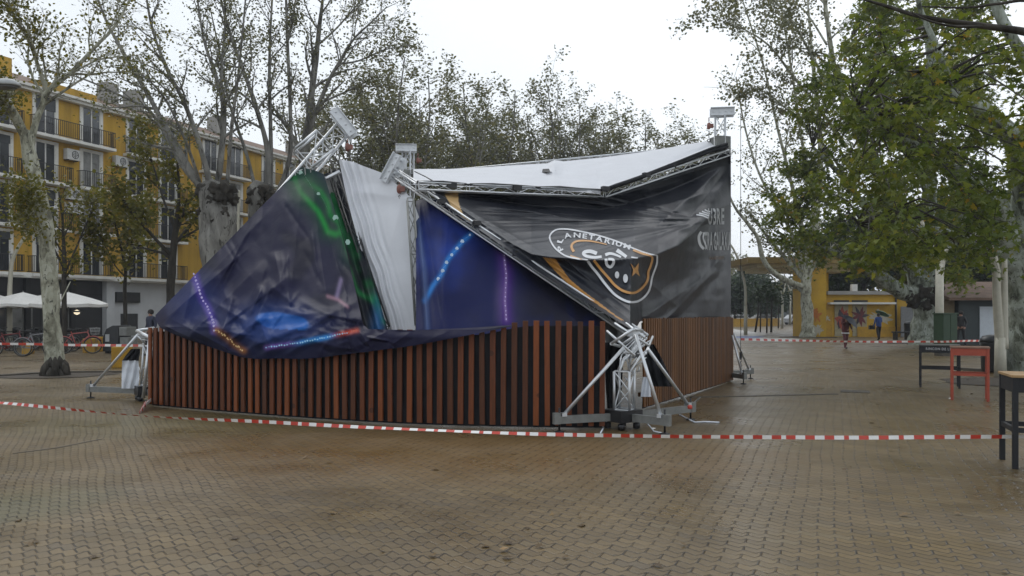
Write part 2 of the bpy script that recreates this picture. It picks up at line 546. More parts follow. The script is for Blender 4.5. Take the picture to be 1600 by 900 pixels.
# pale concrete beyond the pavers at the right, with the painted blue star on it
mb = MB()
mb.add([(12.2, 55.5, .004), (17.0, 56.5, .004), (19.9, 62, .004), (58, 330, .004), (16, 330, .004), (7.0, 44.5, .004)], [(0, 1, 2, 3, 4, 5)])
tag(mb.build("concrete_path", M['concrete']), kind='structure')
mb = MB()
c0 = Vector((14.8, 54.5, .008))
pts = []
for k in range(14):
    a = 2 * math.pi * k / 14 + .25
    r = 4.1 if k % 2 == 0 else 2.0
    pts.append((c0.x + r * .8 * math.cos(a) , c0.y + r * 1.9 * math.sin(a), .008))
mb.add(pts, [tuple(range(14))])
pts = []
tag(mb.build("path_star", M['bluepaint']), kind='structure')
mb = MB()
mb.add([(13.7, 46, .012), (15.6, 45, .012), (18.3, 50.5, .012), (16.5, 52.5, .012), (14.8, 50.6, .012)], [(0, 1, 2, 3, 4)])
tag(mb.build("path_patch", M['concrete']), kind='structure')

# tree pit kerbs and drain slots, long lines in the paving
def line_strip(name, pts, w, h, mat, kind='structure'):
    m = MB()
    for a, b in zip(pts[:-1], pts[1:]):
        a, b = Vector(a), Vector(b)
        d = (b - a).normalized()
        m.bar(a + Vector((0, 0, h / 2 - .01)) + d * .002, b + Vector((0, 0, h / 2 - .01)) - d * .002, w, h + .02)
    return tag(m.build(name, mat), kind=kind)

line_strip("kerb_strip", [gp(-60, 592), gp(90, 583), gp(215, 582)], .10, .05, M['kerb'])
line_strip("kerb_edge", [gp(1420, 534), gp(1480, 537), gp(1550, 545)], .2, .07, M['kerb'])
line_strip("kerb_edge", [gp(1500, 578), gp(1560, 582), gp(1650, 592)], .2, .07, M['kerb'])
line_strip("drain_channel", [gp(1080, 621), gp(1180, 619), gp(1308, 616)], .10, .012, M['kerb'])
line_strip("paving_joint", [gp(20, 709), gp(90, 700), gp(160, 686)], .025, .006, M['kerb'])
mb = MB()
a = gp(1336, 612)
mb.box((a.x, a.y, .006), (.55, .5, .012), math.radians(-22))
for k in range(6):
    mb.box((a.x - .2 + .08 * k, a.y, .013), (.03, .40, .006), math.radians(-22))
tag(mb.build("drain_cover", M['kerb']), "small square metal drain cover let into the wet paving", "drain cover")
# bare soil pits round the two near plane trees
for nm, c, r in (("soil_pit", gp(85, 586), 1.5), ("soil_pit", gp(1600, 598), 1.8), ("soil_pit", gp(1262, 527), 2.0), ("soil_pit", gp(1445, 536), 2.4)):
    m = MB()
    m.add([(c.x + r * math.cos(2 * math.pi * k / 18) * (1 + .1 * math.sin(k * 2.1)), c.y + r * .8 * math.sin(2 * math.pi * k / 18), .014) for k in range(18)], [tuple(range(18))])
    tag(m.build(nm, M['soil']), kind='structure')

# ------------------------------------------------------------------ apartment block on the left
P0 = Vector((-27.5, 43.0, 0))
U = Vector((5, 12, 0)).normalized()
N = Vector((U.y, -U.x, 0))              # out of the facade, to the plaza
RF = Matrix((U, -N, Vector((0, 0, 1)))).transposed()


def fp(t, out, z): return P0 + U * t + N * out + Vector((0, 0, z))


def fbox(m, t0, t1, o0, o1, z0, z1, mat=0):
    m.box(fp((t0 + t1) / 2, (o0 + o1) / 2, (z0 + z1) / 2), (t1 - t0, o1 - o0, z1 - z0), M=RF, mat=mat)


bld = thing("apartment_building", "long ochre apartment block with white trimmed balconies behind the trees", "building", tuple(fp(8, 0, 0)))
FL = [3.84, 6.45, 9.06, 11.68]
m = MB(); fbox(m, -16, 34, -11, 0, 3.84, 14.0); m.build("wall", M['ochre'], bld)
m = MB(); fbox(m, -16, 6.6, -11, -.25, 0, 3.6); m.build("shop_wall", M['shop'], bld)
m = MB(); fbox(m, 6.6, 34, -11, -.05, 0, 3.6)
for t in (6.9, 14.5, 21.5): fbox(m, t - .3, t + .3, -.05, .12, 0, 3.6)
m.build("ground_floor_wall", M['greywall'], bld)
m = MB(); fbox(m, -16, 34, -.5, .55, 3.58, 3.86); m.build("storey_band", M['trim'], bld)
m = MB()
for t in (-12, -8.4, -4.9, -1.6, 1.6, 4.4):
    fbox(m, t - .14, t + .14, -.25, .02, 0, 3.58)
fbox(m, -16, 6.5, -.25, -.15, 2.7, 2.78)
m.build("shopfront_frame", M['iron'], bld)
for t0, t1 in ((-1.2, .4), (.8, 2.0), (2.6, 3.6), (-4.5, -2.2)):
    m = MB(); fbox(m, t0, t1, -.25, -.2, .5, 2.5); m.build("shop_window", M['curtain'] if t0 in (.8, 2.6) else M['glass'], bld)
m = MB(); fbox(m, -16, 34, -.4, .38, 13.95, 14.12); fbox(m, -16, 34, -.4, .55, 14.12, 14.26); m.build("cornice", M['trim'], bld)
for t0, t1, h in ((-16, 1.5, 15.9), (3.2, 7.0, 15.2)):
    m = MB(); fbox(m, t0, t1, -7, -1.2, 14.2, h)
    w = m.build("attic_wall", M['ochre'], bld)
m = MB()
m.add([fp(-16, .1, 14.27), fp(34, .1, 14.27), fp(34, -5, 16.3), fp(-16, -5, 16.3), fp(34, -11, 14.27), fp(-16, -11, 14.27)], [(0, 1, 2, 3), (3, 2, 4, 5), (0, 3, 5), (1, 4, 2)])
rf = m.build("roof", M['rooftile'], bld)
for t in (9.5, 11.6, 19.5, 29):
    m = MB(); fbox(m, t, t + .9, -4.2, -3.2, 15.2, 17.0); m.build("chimney", M['stone'], rf)

WT = [-6.3, -3.2, -.1, 2.6, 5.6, 8.9, 11.5, 15.4, 17.9, 21.6, 24.2, 28.0, 30.6]
arch = lambda t, f: f == 3 and t > 8
rr = random.Random(3)
for f, z in enumerate(FL):
    for i, t in enumerate(WT):
        w, h = .62, 2.12
        zb = z + .08
        m = MB()
        fbox(m, t - w - .17, t - w, 0, .07, zb, zb + h)
        fbox(m, t + w, t + w + .17, 0, .07, zb, zb + h)
        if arch(t, f):
            k = 10
            for q in range(k):
                a0, a1 = math.pi * q / k, math.pi * (q + 1) / k
                p0 = fp(t + (w + .085) * math.cos(a0), .035, zb + h - .02 + (w * .62) * math.sin(a0))
                p1 = fp(t + (w + .085) * math.cos(a1), .035, zb + h - .02 + (w * .62) * math.sin(a1))
                m.bar(p0, p1, .07, .17, up=tuple(N.cross(p1 - p0)))
        else:
            fbox(m, t - w - .17, t + w + .17, 0, .075, zb + h, zb + h + .17)
        fbox(m, t - .035, t + .035, .012, .05, zb, zb + h - .003)
        for s in (-1, 1):
            fbox(m, t + s * (w - .03) - .03, t + s * (w - .03) + .03, .012, .045, zb, zb + h - .004)
        wo = m.build("window", M['trim'], bld)
        m = MB()
        fbox(m, t - w, t + w, -.05, .012, zb, zb + h)
        if arch(t, f):
            k = 10
            vs = [fp(t + w * math.cos(math.pi * q / k), .012, zb + h + w * .62 * math.sin(math.pi * q / k)) for q in range(k + 1)]
            m.add(vs, [tuple(range(k + 1))])
        m.build("pane", M['curtain'] if rr.random() < .22 else M['glass'], wo)
        if rr.random() < .45 and not arch(t, f):
            m = MB(); fbox(m, t - w + .01, t + w - .01, .012, .06, zb + h - rr.uniform(.4, 1.1), zb + h - .004)
            m.build("blind", M['shutter'], wo)
# balconies: shared ones on the top floor and to the right, single ones below left
BAL = []
for f in range(4):
    if f == 3:
        BAL += [(f, -7.2, -2.3), (f, -1.1, 6.8) if False else (f, 1.5, 6.8), (f, -1.1, .9), (f, 7.9, 12.6), (f, 14.3, 19.0), (f, 20.6, 25.2), (f, 27, 31.6)]
    elif f == 0:
        BAL += [(f, -7.2, .9), (f, 1.4, 6.7), (f, 7.9, 12.6), (f, 14.3, 19.0), (f, 20.6, 25.2), (f, 27, 31.6)]
    else:
        BAL += [(f, -7.3, -5.2), (f, -4.2, -2.2), (f, -1.2, .9), (f, 1.5, 3.9), (f, 4.5, 6.8), (f, 7.9, 12.6), (f, 14.3, 19.0), (f, 20.6, 25.2), (f, 27, 31.6)]
for f, t0, t1 in BAL:
    z = FL[f]; dp = .72
    m = MB()
    if f: fbox(m, t0, t1, .002, dp, z - .16, z)
    else: fbox(m, t0, t1, .552, dp, z - .16, z)
    b = m.build("balcony", M['trim'], bld)
    m = MB()
    for zz in (z + .08, z + .95):
        fbox(m, t0 + .03, t1 - .03, dp - .06, dp - .03, zz - .02, zz + .02)
        for tt in (t0 + .03, t1 - .06): fbox(m, tt, tt + .03, .1, dp - .063, zz - .018, zz + .018)
    n = int((t1 - t0) / .125)
    for k in range(n + 1):
        tt = t0 + .045 + (t1 - t0 - .09) * k / n
        fbox(m, tt - .012, tt + .012, dp - .057, dp - .033, z + .1, z + .93)
    for k in range(1, 5):
        oo = .1 + (dp - .16) * k / 5
        for tt in (t0 + .045, t1 - .045): fbox(m, tt - .012, tt + .012, oo, oo + .022, z + .1, z + .93)
    m.build("railing", M['iron'], b)

# air conditioners on the facade
def ac(name, label, t, z, s=1.0):
    o = thing(name, label, "air conditioner", tuple(fp(t, .07, z)), "air conditioners on the ochre facade")
    m = MB(); fbox(m, t - .42 * s, t + .42 * s, .1, .42, z, z + .62 * s); m.build("casing", M['acwhite'], o)
    m = MB(); c = fp(t + .1, .425, z + .31 * s)
    m.ring(c, .21 * s, .02, N, 16, 5); m.ring(c, .12 * s, .012, N, 12, 4)
    m.box(c, (.40 * s, .012, .02), M=RF); m.box(c, (.02, .013, .40 * s), M=RF)
    m.build("fan_grille", M['iron'], o)
    m = MB()
    for s2 in (-1, 1): fbox(m, t + s2 * .3 * s - .02, t + s2 * .3 * s + .02, 0, .4, z - .05, z - .003)
    m.build("bracket", M['iron'], o)
ac("air_conditioner", "upper of two stacked white air conditioners between second floor windows", 4.15, 8.25)
ac("air_conditioner", "lower of two stacked white air conditioners between second floor windows", 4.15, 7.45)
ac("air_conditioner", "white air conditioner between two third floor windows left of a potted balcony", 4.1, 10.55)
ac("air_conditioner", "white air conditioner high on facade beside the arched window floor", 7.45, 10.75)
ac("air_conditioner", "small air conditioner beside the leftmost second floor balcony window", 1.25, 7.9, .8)
ac("air_conditioner", "air conditioner on the right half of facade under arched windows", 13.4, 8.0)

# wall things near the pale grey ground floor
o = thing("wall_sign", "blank black sign board fixed on pale grey ground floor wall", "sign", tuple(at(208, 463, 50)))
m = MB(); fbox(m, 7.3, 9.1, -.04, .16, 2.35, 2.95); m.build("panel", M['iron'], o)
m = MB(); fbox(m, 7.25, 9.15, -.04, .12, 2.30, 2.348); m.build("frame", M['black_metal'], o)
o = thing("notice_board", "black standing board in front of pale grey wall behind the bin", "notice board", tuple(gp(202, 534)))
b0 = gp(202, 534)
m = MB(); m.box((b0.x, b0.y, 1.0), (.95, .1, 1.2)); m.build("panel", M['black_metal'], o)
m = MB()
for s in (-1, 1): m.box((b0.x + s * .4, b0.y, .2), (.06, .08, .39))
m.build("legs" if False else "stand", M['iron'], o)
o = thing("lit_doorway", "narrow lit shop doorway in pale grey ground floor wall", "doorway", tuple(fp(13.2, 0, 0)))
m = MB(); fbox(m, 12.5, 12.62, -.04, .06, 0, 2.6); fbox(m, 13.5, 13.62, -.04, .06, 0, 2.6); fbox(m, 12.5, 13.62, -.04, .061, 2.602, 2.72); m.build("frame", M['iron'], o)
m = MB(); fbox(m, 12.622, 13.498, -.04, .02, 0, 2.598)
LIT = NT("lit interior"); LIT.set((.3, .22, .10), .5)
LIT.b.inputs["Emission Color"].default_value = (1.0, .74, .35, 1); LIT.b.inputs["Emission Strength"].default_value = .35
m.build("pane", LIT.mat, o)
o = thing("wall_lamp", "small glowing round lamp hanging under the parasols by dark shopfront", "lamp", tuple(at(120, 488, 44)))
m = MB(); c = at(120, 488, 44); m.lathe(c, [(.02, -.14), (.13, -.08), (.16, 0), (.11, .1), (.02, .14)], 12)
BULB = NT("lamp glow"); BULB.set((.8, .7, .5), .4)
BULB.b.inputs["Emission Color"].default_value = (1, .85, .6, 1); BULB.b.inputs["Emission Strength"].default_value = 0.8
m.build("globe", BULB.mat, o)
m = MB(); m.tube(c + Vector((0, 0, .14)), c + Vector((0, 0, 1.2)), .012); m.build("cord", M['iron'], o)
m = MB(); m.lathe(c, [(.17, .09), (.24, .02), (.25, .0), (.18, .06)], 14); m.build("shade", M['iron'], o)

# ------------------------------------------------------------------ yellow kiosk and canopy on the right
KD = 55.0
def kx(px, D=KD): return (px - 800) * D / F
def kz(py, D=KD): return H - (py - 490) * D / F
kio = thing("yellow_kiosk", "low yellow kiosk with two graffiti shutters and tall yellow end pier", "kiosk", (kx(1370), KD, 0))
m = MB()
x0, x1 = kx(1289), kx(1452)
m.box(((x0 + x1) / 2, KD + 2.5, 1.45), (x1 - x0, 5, 2.9)); m.build("wall", M['ochre2'], kio)
m = MB(); m.box((kx(1272), KD + .9, 2.35), (kx(1289) - kx(1256), 2.4, 4.7)); m.build("pier", M['ochre2'], kio)
m = MB(); m.box(((x0 + x1) / 2 - .2, KD + 2.2, 3.02), (x1 - x0 - .5, 5.2, .24)); m.build("roof", M['stone'], kio)
m = MB(); m.box((kx(1342), KD - .35, kz(474)), (kx(1396) - kx(1294), .7, .13)); m.build("awning_box", M['trim'], kio)
m = MB(); m.box((kx(1293), KD - .06, 1.3), (.5, .3, 2.6)); m.box((kx(1396), KD - .06, .35), (kx(1455) - kx(1340), .12, .7)); m.build("plinth", M['bollard'], kio)
def graffiti_mat(name, base, ink1, ink2, sc):
    t = NT(name); p = t.obj()
    a = t.noise(sc, 2, .5, p, 2.2); b = t.noise(sc * 1.6, 2, .5, p, 1.5)
    c = t.mix(t.m('GREATER_THAN', a, .53), base, ink1)
    c = t.mix(t.m('GREATER_THAN', b, .60), c, ink2)
    return t.set(c, .55)
sh_m = plain("cream roller shutter", (.34, .30, .19), .6, 0, .15)
for i, (pa, pb) in enumerate(((1304, 1325), (1332, 1354))):
    m = MB(); m.box(((kx(pa) + kx(pb)) / 2, KD - .02, 1.22), (kx(pb) - kx(pa), .05, 2.35))
    for k in range(9): m.box(((kx(pa) + kx(pb)) / 2, KD - .052, .2 + k * .24), (kx(pb) - kx(pa) - .1, .012, .02))
    s = m.build("roller_shutter", sh_m, kio)
    m = MB()
    cx, cz = (kx(pa) + kx(pb)) / 2, 1.15 if i == 0 else 1.42
    rg = random.Random(5 + i)
    for k in range(9):
        a = 2 * math.pi * k / 9 + rg.uniform(-.2, .2)
        L = rg.uniform(.35, .62) if i else rg.uniform(.3, .5)
        wd = .11 if i else .2
        d = Vector((math.cos(a), 0, math.sin(a) * (1.2 if i else 1.7))); q = Vector((-d.z, 0, d.x)).normalized()
        c = Vector((cx, KD - .062 - .0015 * k, cz))
        m.add([c - q * wd, c + q * wd, c + d * L * .7 + q * wd * .8, c + d * L * 1.2, c + d * L * .6 - q * wd], [(0, 1, 2, 3, 4)], mat=(k % 3 == 0) * 1)
    m.build("graffiti", [plain("red spray paint", (.33, .05, .02), .5), plain("dark spray paint", (.03, .02, .035), .5)] if i == 0 else
            [plain("maroon spray paint", (.13, .015, .02), .5), plain("dark spray paint", (.03, .02, .035), .5)], s)
    m = MB(); m.box(((kx(pa) + kx(pb)) / 2, KD - .03, 2.46), (kx(pb) - kx(pa) + .1, .1, .12)); m.build("shutter_case", M['iron'], s)
rg = random.Random(12)
gm = [plain("orange spray paint", (.45, .14, .02), .6), plain("pale spray paint", (.45, .42, .33), .6)]
for px, py, r, k in ((1272, 492, .5, 0), (1275, 515, .45, 1), (1290, 497, .25, 1), (1375, 496, .55, 1)):
    m = MB(); yy = KD - (.31 if px < 1289 else (.23 if px < 1300 else .012)); c = Vector((kx(px), yy, kz(py)))
    n_ = 34; vs = [c]
    for j in range(n_):
        a = 2 * math.pi * j / n_; q = r * rg.uniform(.35, 1.15)
        vs.append(c + Vector((math.cos(a) * q * (1.5 if px > 1300 else 1), 0, math.sin(a) * q)))
    m.add(vs, [(0, 1 + (j + 1) % n_, 1 + j) for j in range(n_) if j % 4 != 3 or True], mat=k)
    m.build("graffiti", gm, kio)
m = MB(); m.box((kx(1336), KD + .2, kz(452)), (.36, .36, .7)); m.build("vent", M['trim'], kio)
m = MB(); m.box((kx(1432), KD - .03, kz(474.5)), (.85, .06, .32)); m.build("sign", M['iron'], kio)
m = MB(); m.box((kx(1432), KD - .02, kz(487)), (.8, .04, .55)); m.build("window", M['glass'], kio)
m = MB(); m.tube((kx(1399), KD - .1, 0), (kx(1399), KD - .1, 3.3), .06); m.build("drainpipe", M['iron'], kio)
o = thing("hoarding", "grey metal sheet hoarding leaning before yellow kiosk", "hoarding", (kx(1413), KD - .8, 0))
m = MB(); m.box((kx(1413), KD - .8, 1.05), (1.25, .08, 2.05)); m.build("sheet", plain("grey sheet", (.16, .165, .17), .6), o)
m = MB()
for s in (-1, 1): m.box((kx(1413) + s * .55, KD - .70, 1.0), (.06, .1, 2.0))
m.build("post", M['iron'], o)

can = thing("cantilever_canopy", "flat yellow cantilever roof with stepped underside beyond the fenced tent", "canopy", (kx(1272, 58), 60, 0))
cm1 = plain("ochre canopy edge", (.25, .17, .05), .7, 0, .2); cm2 = plain("cream canopy soffit", (.50, .42, .24), .7)
m = MB(); m.box((kx(1252, 58), 60, kz(408, 58)), (kx(1342, 58) - kx(1162, 58), 6, .45)); m.build("roof", cm1, can)
m = MB(); m.box((kx(1258, 58), 60, kz(415.5, 58)), (kx(1336, 58) - kx(1180, 58), 5, .26)); m.box((kx(1262, 58), 60, kz(421, 58)), (kx(1336, 58) - kx(1188, 58), 3.6, .26)); m.build("soffit", cm2, can)
m = MB(); m.box((kx(1292, 58), 60.4, 2.35), (1.5, 1.6, 4.6)); m.build("pillar", M['ochre2'], can)

# dark shed at the far right
o = thing("dark_shed", "dark teal kiosk with brown tiled roof and pale blue shutter", "kiosk", (24, 40, 0))
sx = lambda px: (px - 800) * 40 / F
m = MB(); m.box(((sx(1498) + sx(1640)) / 2, 41.5, 1.15), (sx(1640) - sx(1498), 3, 2.3)); m.build("wall", M['shed_dark'], o)
m = MB(); m.add([(sx(1470), 39.2, 2.25), (sx(1660), 39.2, 2.25), (sx(1660), 43.4, 3.2), (sx(1470), 43.4, 3.2), (sx(1470), 39.2, 2.38), (sx(1660), 39.2, 2.38), (sx(1660), 43.4, 3.33), (sx(1470), 43.4, 3.33)],
              [(3, 2, 1, 0), (4, 5, 6, 7), (0, 1, 5, 4), (1, 2, 6, 5), (2, 3, 7, 6), (3, 0, 4, 7)]); m.build("roof", M['rooftile'], o)
m = MB(); m.box(((sx(1530) + sx(1562)) / 2, 39.97, 1.0), (sx(1562) - sx(1530), .06, 1.9)); m.build("shutter", M['shed_white'], o)
m = MB(); m.box(((sx(1476) + sx(1496)) / 2, 41, 1.2), (sx(1496) - sx(1478), 1.6, 2.4)); m.build("side_wall", plain("tan boards", (.17, .13, .07), .7), o)

# ------------------------------------------------------------------ the fences
def ss(x, a, b):
    t = min(1, max(0, (x - a) / (b - a)))
    return t * t * (3 - 2 * t)


FPX = [237, 300, 370, 480, 600, 700, 820, 941]
FPY = [635, 641, 647, 655.5, 663, 667, 669.5, 671]


def fenceD(px):
    px = min(max(px, 200), 960)
    py = float(np.interp(px, FPX, FPY))
    return H * F / (py - 490.0)


def fence_curve():
    pts = []
    for px in np.linspace(237, 941, 120):
        D = fenceD(px)
        pts.append(Vector(((px - 800) * D / F, D, 0)))
    # smooth
    for _ in range(25):
        pts = [pts[0]] + [(pts[i - 1] + pts[i] * 2 + pts[i + 1]) / 4 for i in range(1, len(pts) - 1)] + [pts[-1]]
    return pts


FC = fence_curve()


def resample(pts, step):
    out, acc = [], 0.0
    d = [(b - a).length for a, b in zip(pts[:-1], pts[1:])]
    L = sum(d); n = max(1, round(L / step))
    for k in range(n + 1):
        s = L * k / n; i = 0
        while i < len(d) - 1 and s > d[i]:
            s -= d[i]; i += 1
        tdir = (pts[i + 1] - pts[i]).normalized()
        out.append((pts[i] + tdir * min(s, d[i]), tdir))
    return out


def board_attr(o, nper=8, seed=1):
    rg = np.random.default_rng(seed)
    nv = len(o.data.vertices)
    val = np.repeat(rg.random((nv + nper - 1) // nper), nper)[:nv].astype(np.float32)
    a = o.data.attributes.new("board", 'FLOAT', 'POINT')
    a.data.foreach_set("value", val)


def slat_fence(name, label, pts, step, sw, hgt, mat, seed, backdir):
    o = thing(name, label, "fence", tuple(pts[len(pts) // 2]))
    rs = resample(pts, step)
    m = MB()
    rg = random.Random(seed)
    for p, d in rs:
        nrm = Vector((d.y, -d.x, 0)) * backdir
        a = math.atan2(d.y, d.x)
        h = (hgt(p) if callable(hgt) else hgt) + rg.uniform(-.010, .010)
        R = Matrix.Rotation(a + rg.uniform(-.03, .03), 3, 'Z') @ Matrix.Rotation(rg.uniform(-.006, .006), 3, 'Y')
        m.box(p + nrm * .03 + Vector((0, 0, .035 + h / 2)), (sw * rg.uniform(.95, 1.05), .032, h - .03), M=R)
    s = m.build("slats", mat, o, bevel=.003)
    board_attr(s, 8, seed)
    m = MB()
    k = len(rs)
    vs = []
    hm = hgt if callable(hgt) else (lambda p: hgt)
    for j in range(6):
        for i, (p, d) in enumerate(rs):
            zz = .02 + (hm(p) - .07) * j / 5
            nrm = Vector((d.y, -d.x, 0)) * backdir
            vs.append(p + nrm * (-.01 + .012 * math.sin(i * 1.9 + j)) + Vector((0, 0, zz)))
    m.add(vs, [(j * k + i, j * k + i + 1, (j + 1) * k + i + 1, (j + 1) * k + i) for j in range(5) for i in range(k - 1)])
    m.build("backing_sheet", M['liner'], o)
    m = MB()
    for zz in (.25, hm(rs[-1][0]) - .35):
        for (a, d), (b, d2) in zip(rs[:-1], rs[1:]):
            nrm = Vector((d.y, -d.x, 0)) * backdir
            m.bar(a - nrm * .06 + Vector((0, 0, zz)), b - nrm * .06 + Vector((0, 0, zz)), .04, .07)
    m.build("rail", M['slat_brown'], o)
    return o


FH = 1.475


def fh(p):
    px = 800 + p.x * F / p.y
    return 1.345 + .135 * ss(px, 735, 835)


slat_fence("timber_fence", "long curved front fence of red-brown vertical slats over black plastic", FC, .152, .076, fh, M['slat'], 4, 1)
RP = [Vector((2.05, 13.1, 0)), Vector((2.17, 13.3, 0)), Vector((5.12, 18.7, 0))]
slat_fence("timber_fence", "straight side fence of close brown vertical slats right of the broken mast", [Vector((2.17, 13.3, 0)), Vector((5.12, 18.7, 0))], .118, .078, 1.50, M['slat_brown'], 9, 1)

# ------------------------------------------------------------------ cloth sheets
def segd(px, py, pl):
    "distance in pixels to a polyline and the arc position of the nearest point"
    best, bs, acc = 1e9, 0, 0
    for (x0, y0), (x1, y1) in zip(pl[:-1], pl[1:]):
        dx, dy = x1 - x0, y1 - y0
        L2 = dx * dx + dy * dy
        t = min(1, max(0, ((px - x0) * dx + (py - y0) * dy) / L2))
        d = math.hypot(px - x0 - t * dx, py - y0 - t * dy)
        L = math.sqrt(L2)
        if d < best: best, bs = d, acc + t * L
        acc += L
    return best, bs


def creases(px, py, cl):
    "pulled folds: each a ridge line (x0, y0, x1, y1, half width, height in metres)"
    s = 0.0
    for x0, y0, x1, y1, w, a in cl:
        dx, dy = x1 - x0, y1 - y0
        L2 = dx * dx + dy * dy
        t = ((px - x0) * dx + (py - y0) * dy) / L2
        e = min(1.0, max(0.0, min(t * 4 + .6, (1 - t) * 4 + .6))) if -.15 < t < 1.15 else 0.0
        if e <= 0: continue
        t = min(1, max(0, t))
        d = ((px - x0 - t * dx) * dy - (py - y0 - t * dy) * dx) / math.sqrt(L2)
        q = abs(d) / w
        if q < 1: s += a * e * (1 - q) ** 1.15 * (1.0 if d < 0 else 1 - .6 * q)
    return s


def sheet(parent, name, top, bot, x0, x1, dx, rows, depth, color, mat):
    "cloth between two edge curves (photo pixels); depth(px, py, t) is its distance in metres"
    n = int((x1 - x0) / dx) + 1
    xs = np.linspace(x0, x1, n)
    m = MB()
    vs, cs = [], []
    for px in xs:
        ty = float(np.interp(px, [p[0] for p in top], [p[1] for p in top]))
        by = float(np.interp(px, [p[0] for p in bot], [p[1] for p in bot]))
        for j in range(rows + 1):
            t = j / rows
            py = ty + (by - ty) * t
            vs.append(at(px, py, depth(px, py, t)))
            cs.append(color(px, py) if color else (1, 1, 1))
    R = rows + 1
    m.add(vs, [(i * R + j, i * R + j + 1, (i + 1) * R + j + 1, (i + 1) * R + j) for i in range(n - 1) for j in range(rows)], 0, True)
    o = m.build(name, mat, parent)
    if color:
        a = o.data.attributes.new("print", 'FLOAT_COLOR', 'POINT')
        a.data.foreach_set("color", np.array([(c[0], c[1], c[2], 1) for c in cs], dtype=np.float32).ravel())
    return o


def lerp3(a, b, t): return tuple(x + (y - x) * t for x, y in zip(a, b))


def nz2(px, py, s, seed=0): return noise.noise(Vector((px * s, py * s, seed)))


from mathutils.bvhtree import BVHTree


def on_cloth(o):
    "distance at which the line of sight through a photo pixel meets the cloth mesh"
    off = wloc(o)
    bv = BVHTree.FromPolygons([tuple(v.co + off) for v in o.data.vertices], [tuple(p.vertices) for p in o.data.polygons])
    eye = Vector((0, 0, H))

    def D(px, py, t=0):
        for ex, ey in ((0, 0), (.8, 0), (-.8, 0), (0, .8), (0, -.8), (2, 1), (-2, -1), (1, -3), (-1, 3)):
            h = bv.ray_cast(eye, (at(px + ex, py + ey, 1.0) - eye).normalized())
            if h[0] is not None: return h[0].y
        return bv.find_nearest(at(px, py, 13.0))[0].y
    return D


# --- navy banner that slid over the front fence
def ftop(px): return 490 + (H - (1.375 + .105 * ss(px, 740, 850))) * F / fenceD(px)


LT = [(243, 492), (300, 434), (350, 383), (400, 331), (440, 291), (470, 261), (492, 266), (506, 272), (520, 318), (540, 388), (556, 455), (567, 506), (575, 514), (640, 516), (720, 513), (800, 508)]
LB = [(243, 500), (250, 512), (275, 524), (300, 533), (340, 546), (375, 558), (400, 561), (430, 560), (470, 561), (500, 559), (530, 555), (570, 550), (640, 541), (700, 530), (760, 518), (800, 510)]
LCRE = [(262, 500, 420, 330, 18, .10), (285, 505, 300, 450, 12, .10), (345, 525, 362, 470, 12, .14), (362, 530, 410, 495, 9, .12), (420, 540, 405, 500, 9, .10), (380, 500, 330, 470, 10, .09), (408, 452, 392, 490, 10, .16), (470, 510, 560, 470, 10, .10), (480, 515, 520, 490, 7, .07), (430, 400, 440, 450, 14, .10), (480, 530, 540, 545, 10, .07), (560, 540, 600, 520, 8, .05), (250, 505, 380, 395, 26, .20), (300, 520, 400, 420, 22, .16), (335, 520, 440, 440, 20, .15), (360, 505, 430, 452, 16, -.12), (392, 515, 425, 448, 18, .18), (425, 448, 470, 485, 18, .14),
        (400, 500, 500, 488, 12, .10), (430, 480, 560, 500, 14, .12), (455, 478, 565, 508, 9, -.10), (470, 470, 540, 505, 12, .07), (385, 545, 470, 510, 14, .10), (410, 552, 470, 525, 12, .09), (450, 552, 500, 520, 10, .07),
        (500, 552, 520, 520, 10, .06), (540, 548, 535, 520, 8, .06), (580, 545, 560, 516, 9, .05), (610, 540, 640, 520, 10, .04), (660, 535, 700, 518, 12, .03), (255, 508, 320, 538, 12, .09), (280, 505, 370, 552, 12, .10), (310, 500, 420, 540, 12, .08),
        (450, 300, 400, 470, 40, .14), (470, 300, 455, 450, 40, .16), (490, 300, 510, 470, 34, .14), (500, 330, 545, 470, 26, -.12), (440, 400, 450, 470, 18, .08), (340, 430, 355, 470, 18, .09), (375, 400, 330, 480, 20, -.08)]


_r = random.Random(77)
for _k in range(46):                                        # small sharp crumples of the stiff vinyl
    _x, _y = _r.uniform(255, 620), _r.uniform(505, 548)
    if _y > np.interp(_x, [p[0] for p in LB], [p[1] for p in LB]) - 5: continue
    _a = _r.uniform(-1.2, .9); _l = _r.uniform(12, 34)
    LCRE.append((_x, _y, _x + _l * math.cos(_a), _y + _l * math.sin(_a) * .8, _r.uniform(3.5, 8), _r.uniform(.02, .065) * _r.choice((1, 1, -1))))
for _k in range(34):
    _x = _r.uniform(280, 560); _y = _r.uniform(max(300, 800 - 1.35 * _x), 500)
    _a = _r.uniform(.7, 2.3); _l = _r.uniform(25, 80)
    LCRE.append((_x, _y, _x + _l * math.cos(_a), _y + _l * math.sin(_a), _r.uniform(4, 10), _r.uniform(.015, .05) * _r.choice((1, -1))))


def navy_D(px, py, t):
    ft = ftop(px); fd = fenceD(px)
    up = max(0.0, ft - py)
    D = fd + .0128 * up - .10 * (1 - ss(up, 0, 60)) 
    below = ss(py, ft - 6, ft + 14)
    k = .45 if px < 570 else .25
    f = creases(px, py, LCRE)
    fade = ss(px, 243, 262) * (1 - .9 * ss(px, 690, 800))
    D -= f * (.85 if below < .5 else .8) * fade
    D -= (.035 * nz2(px, py, .018, 3) + .012 * nz2(px, py, .07, 5)) * fade + below * .13
    return min(D, fd - .075 + (0 if py > ft - 2 else 9))


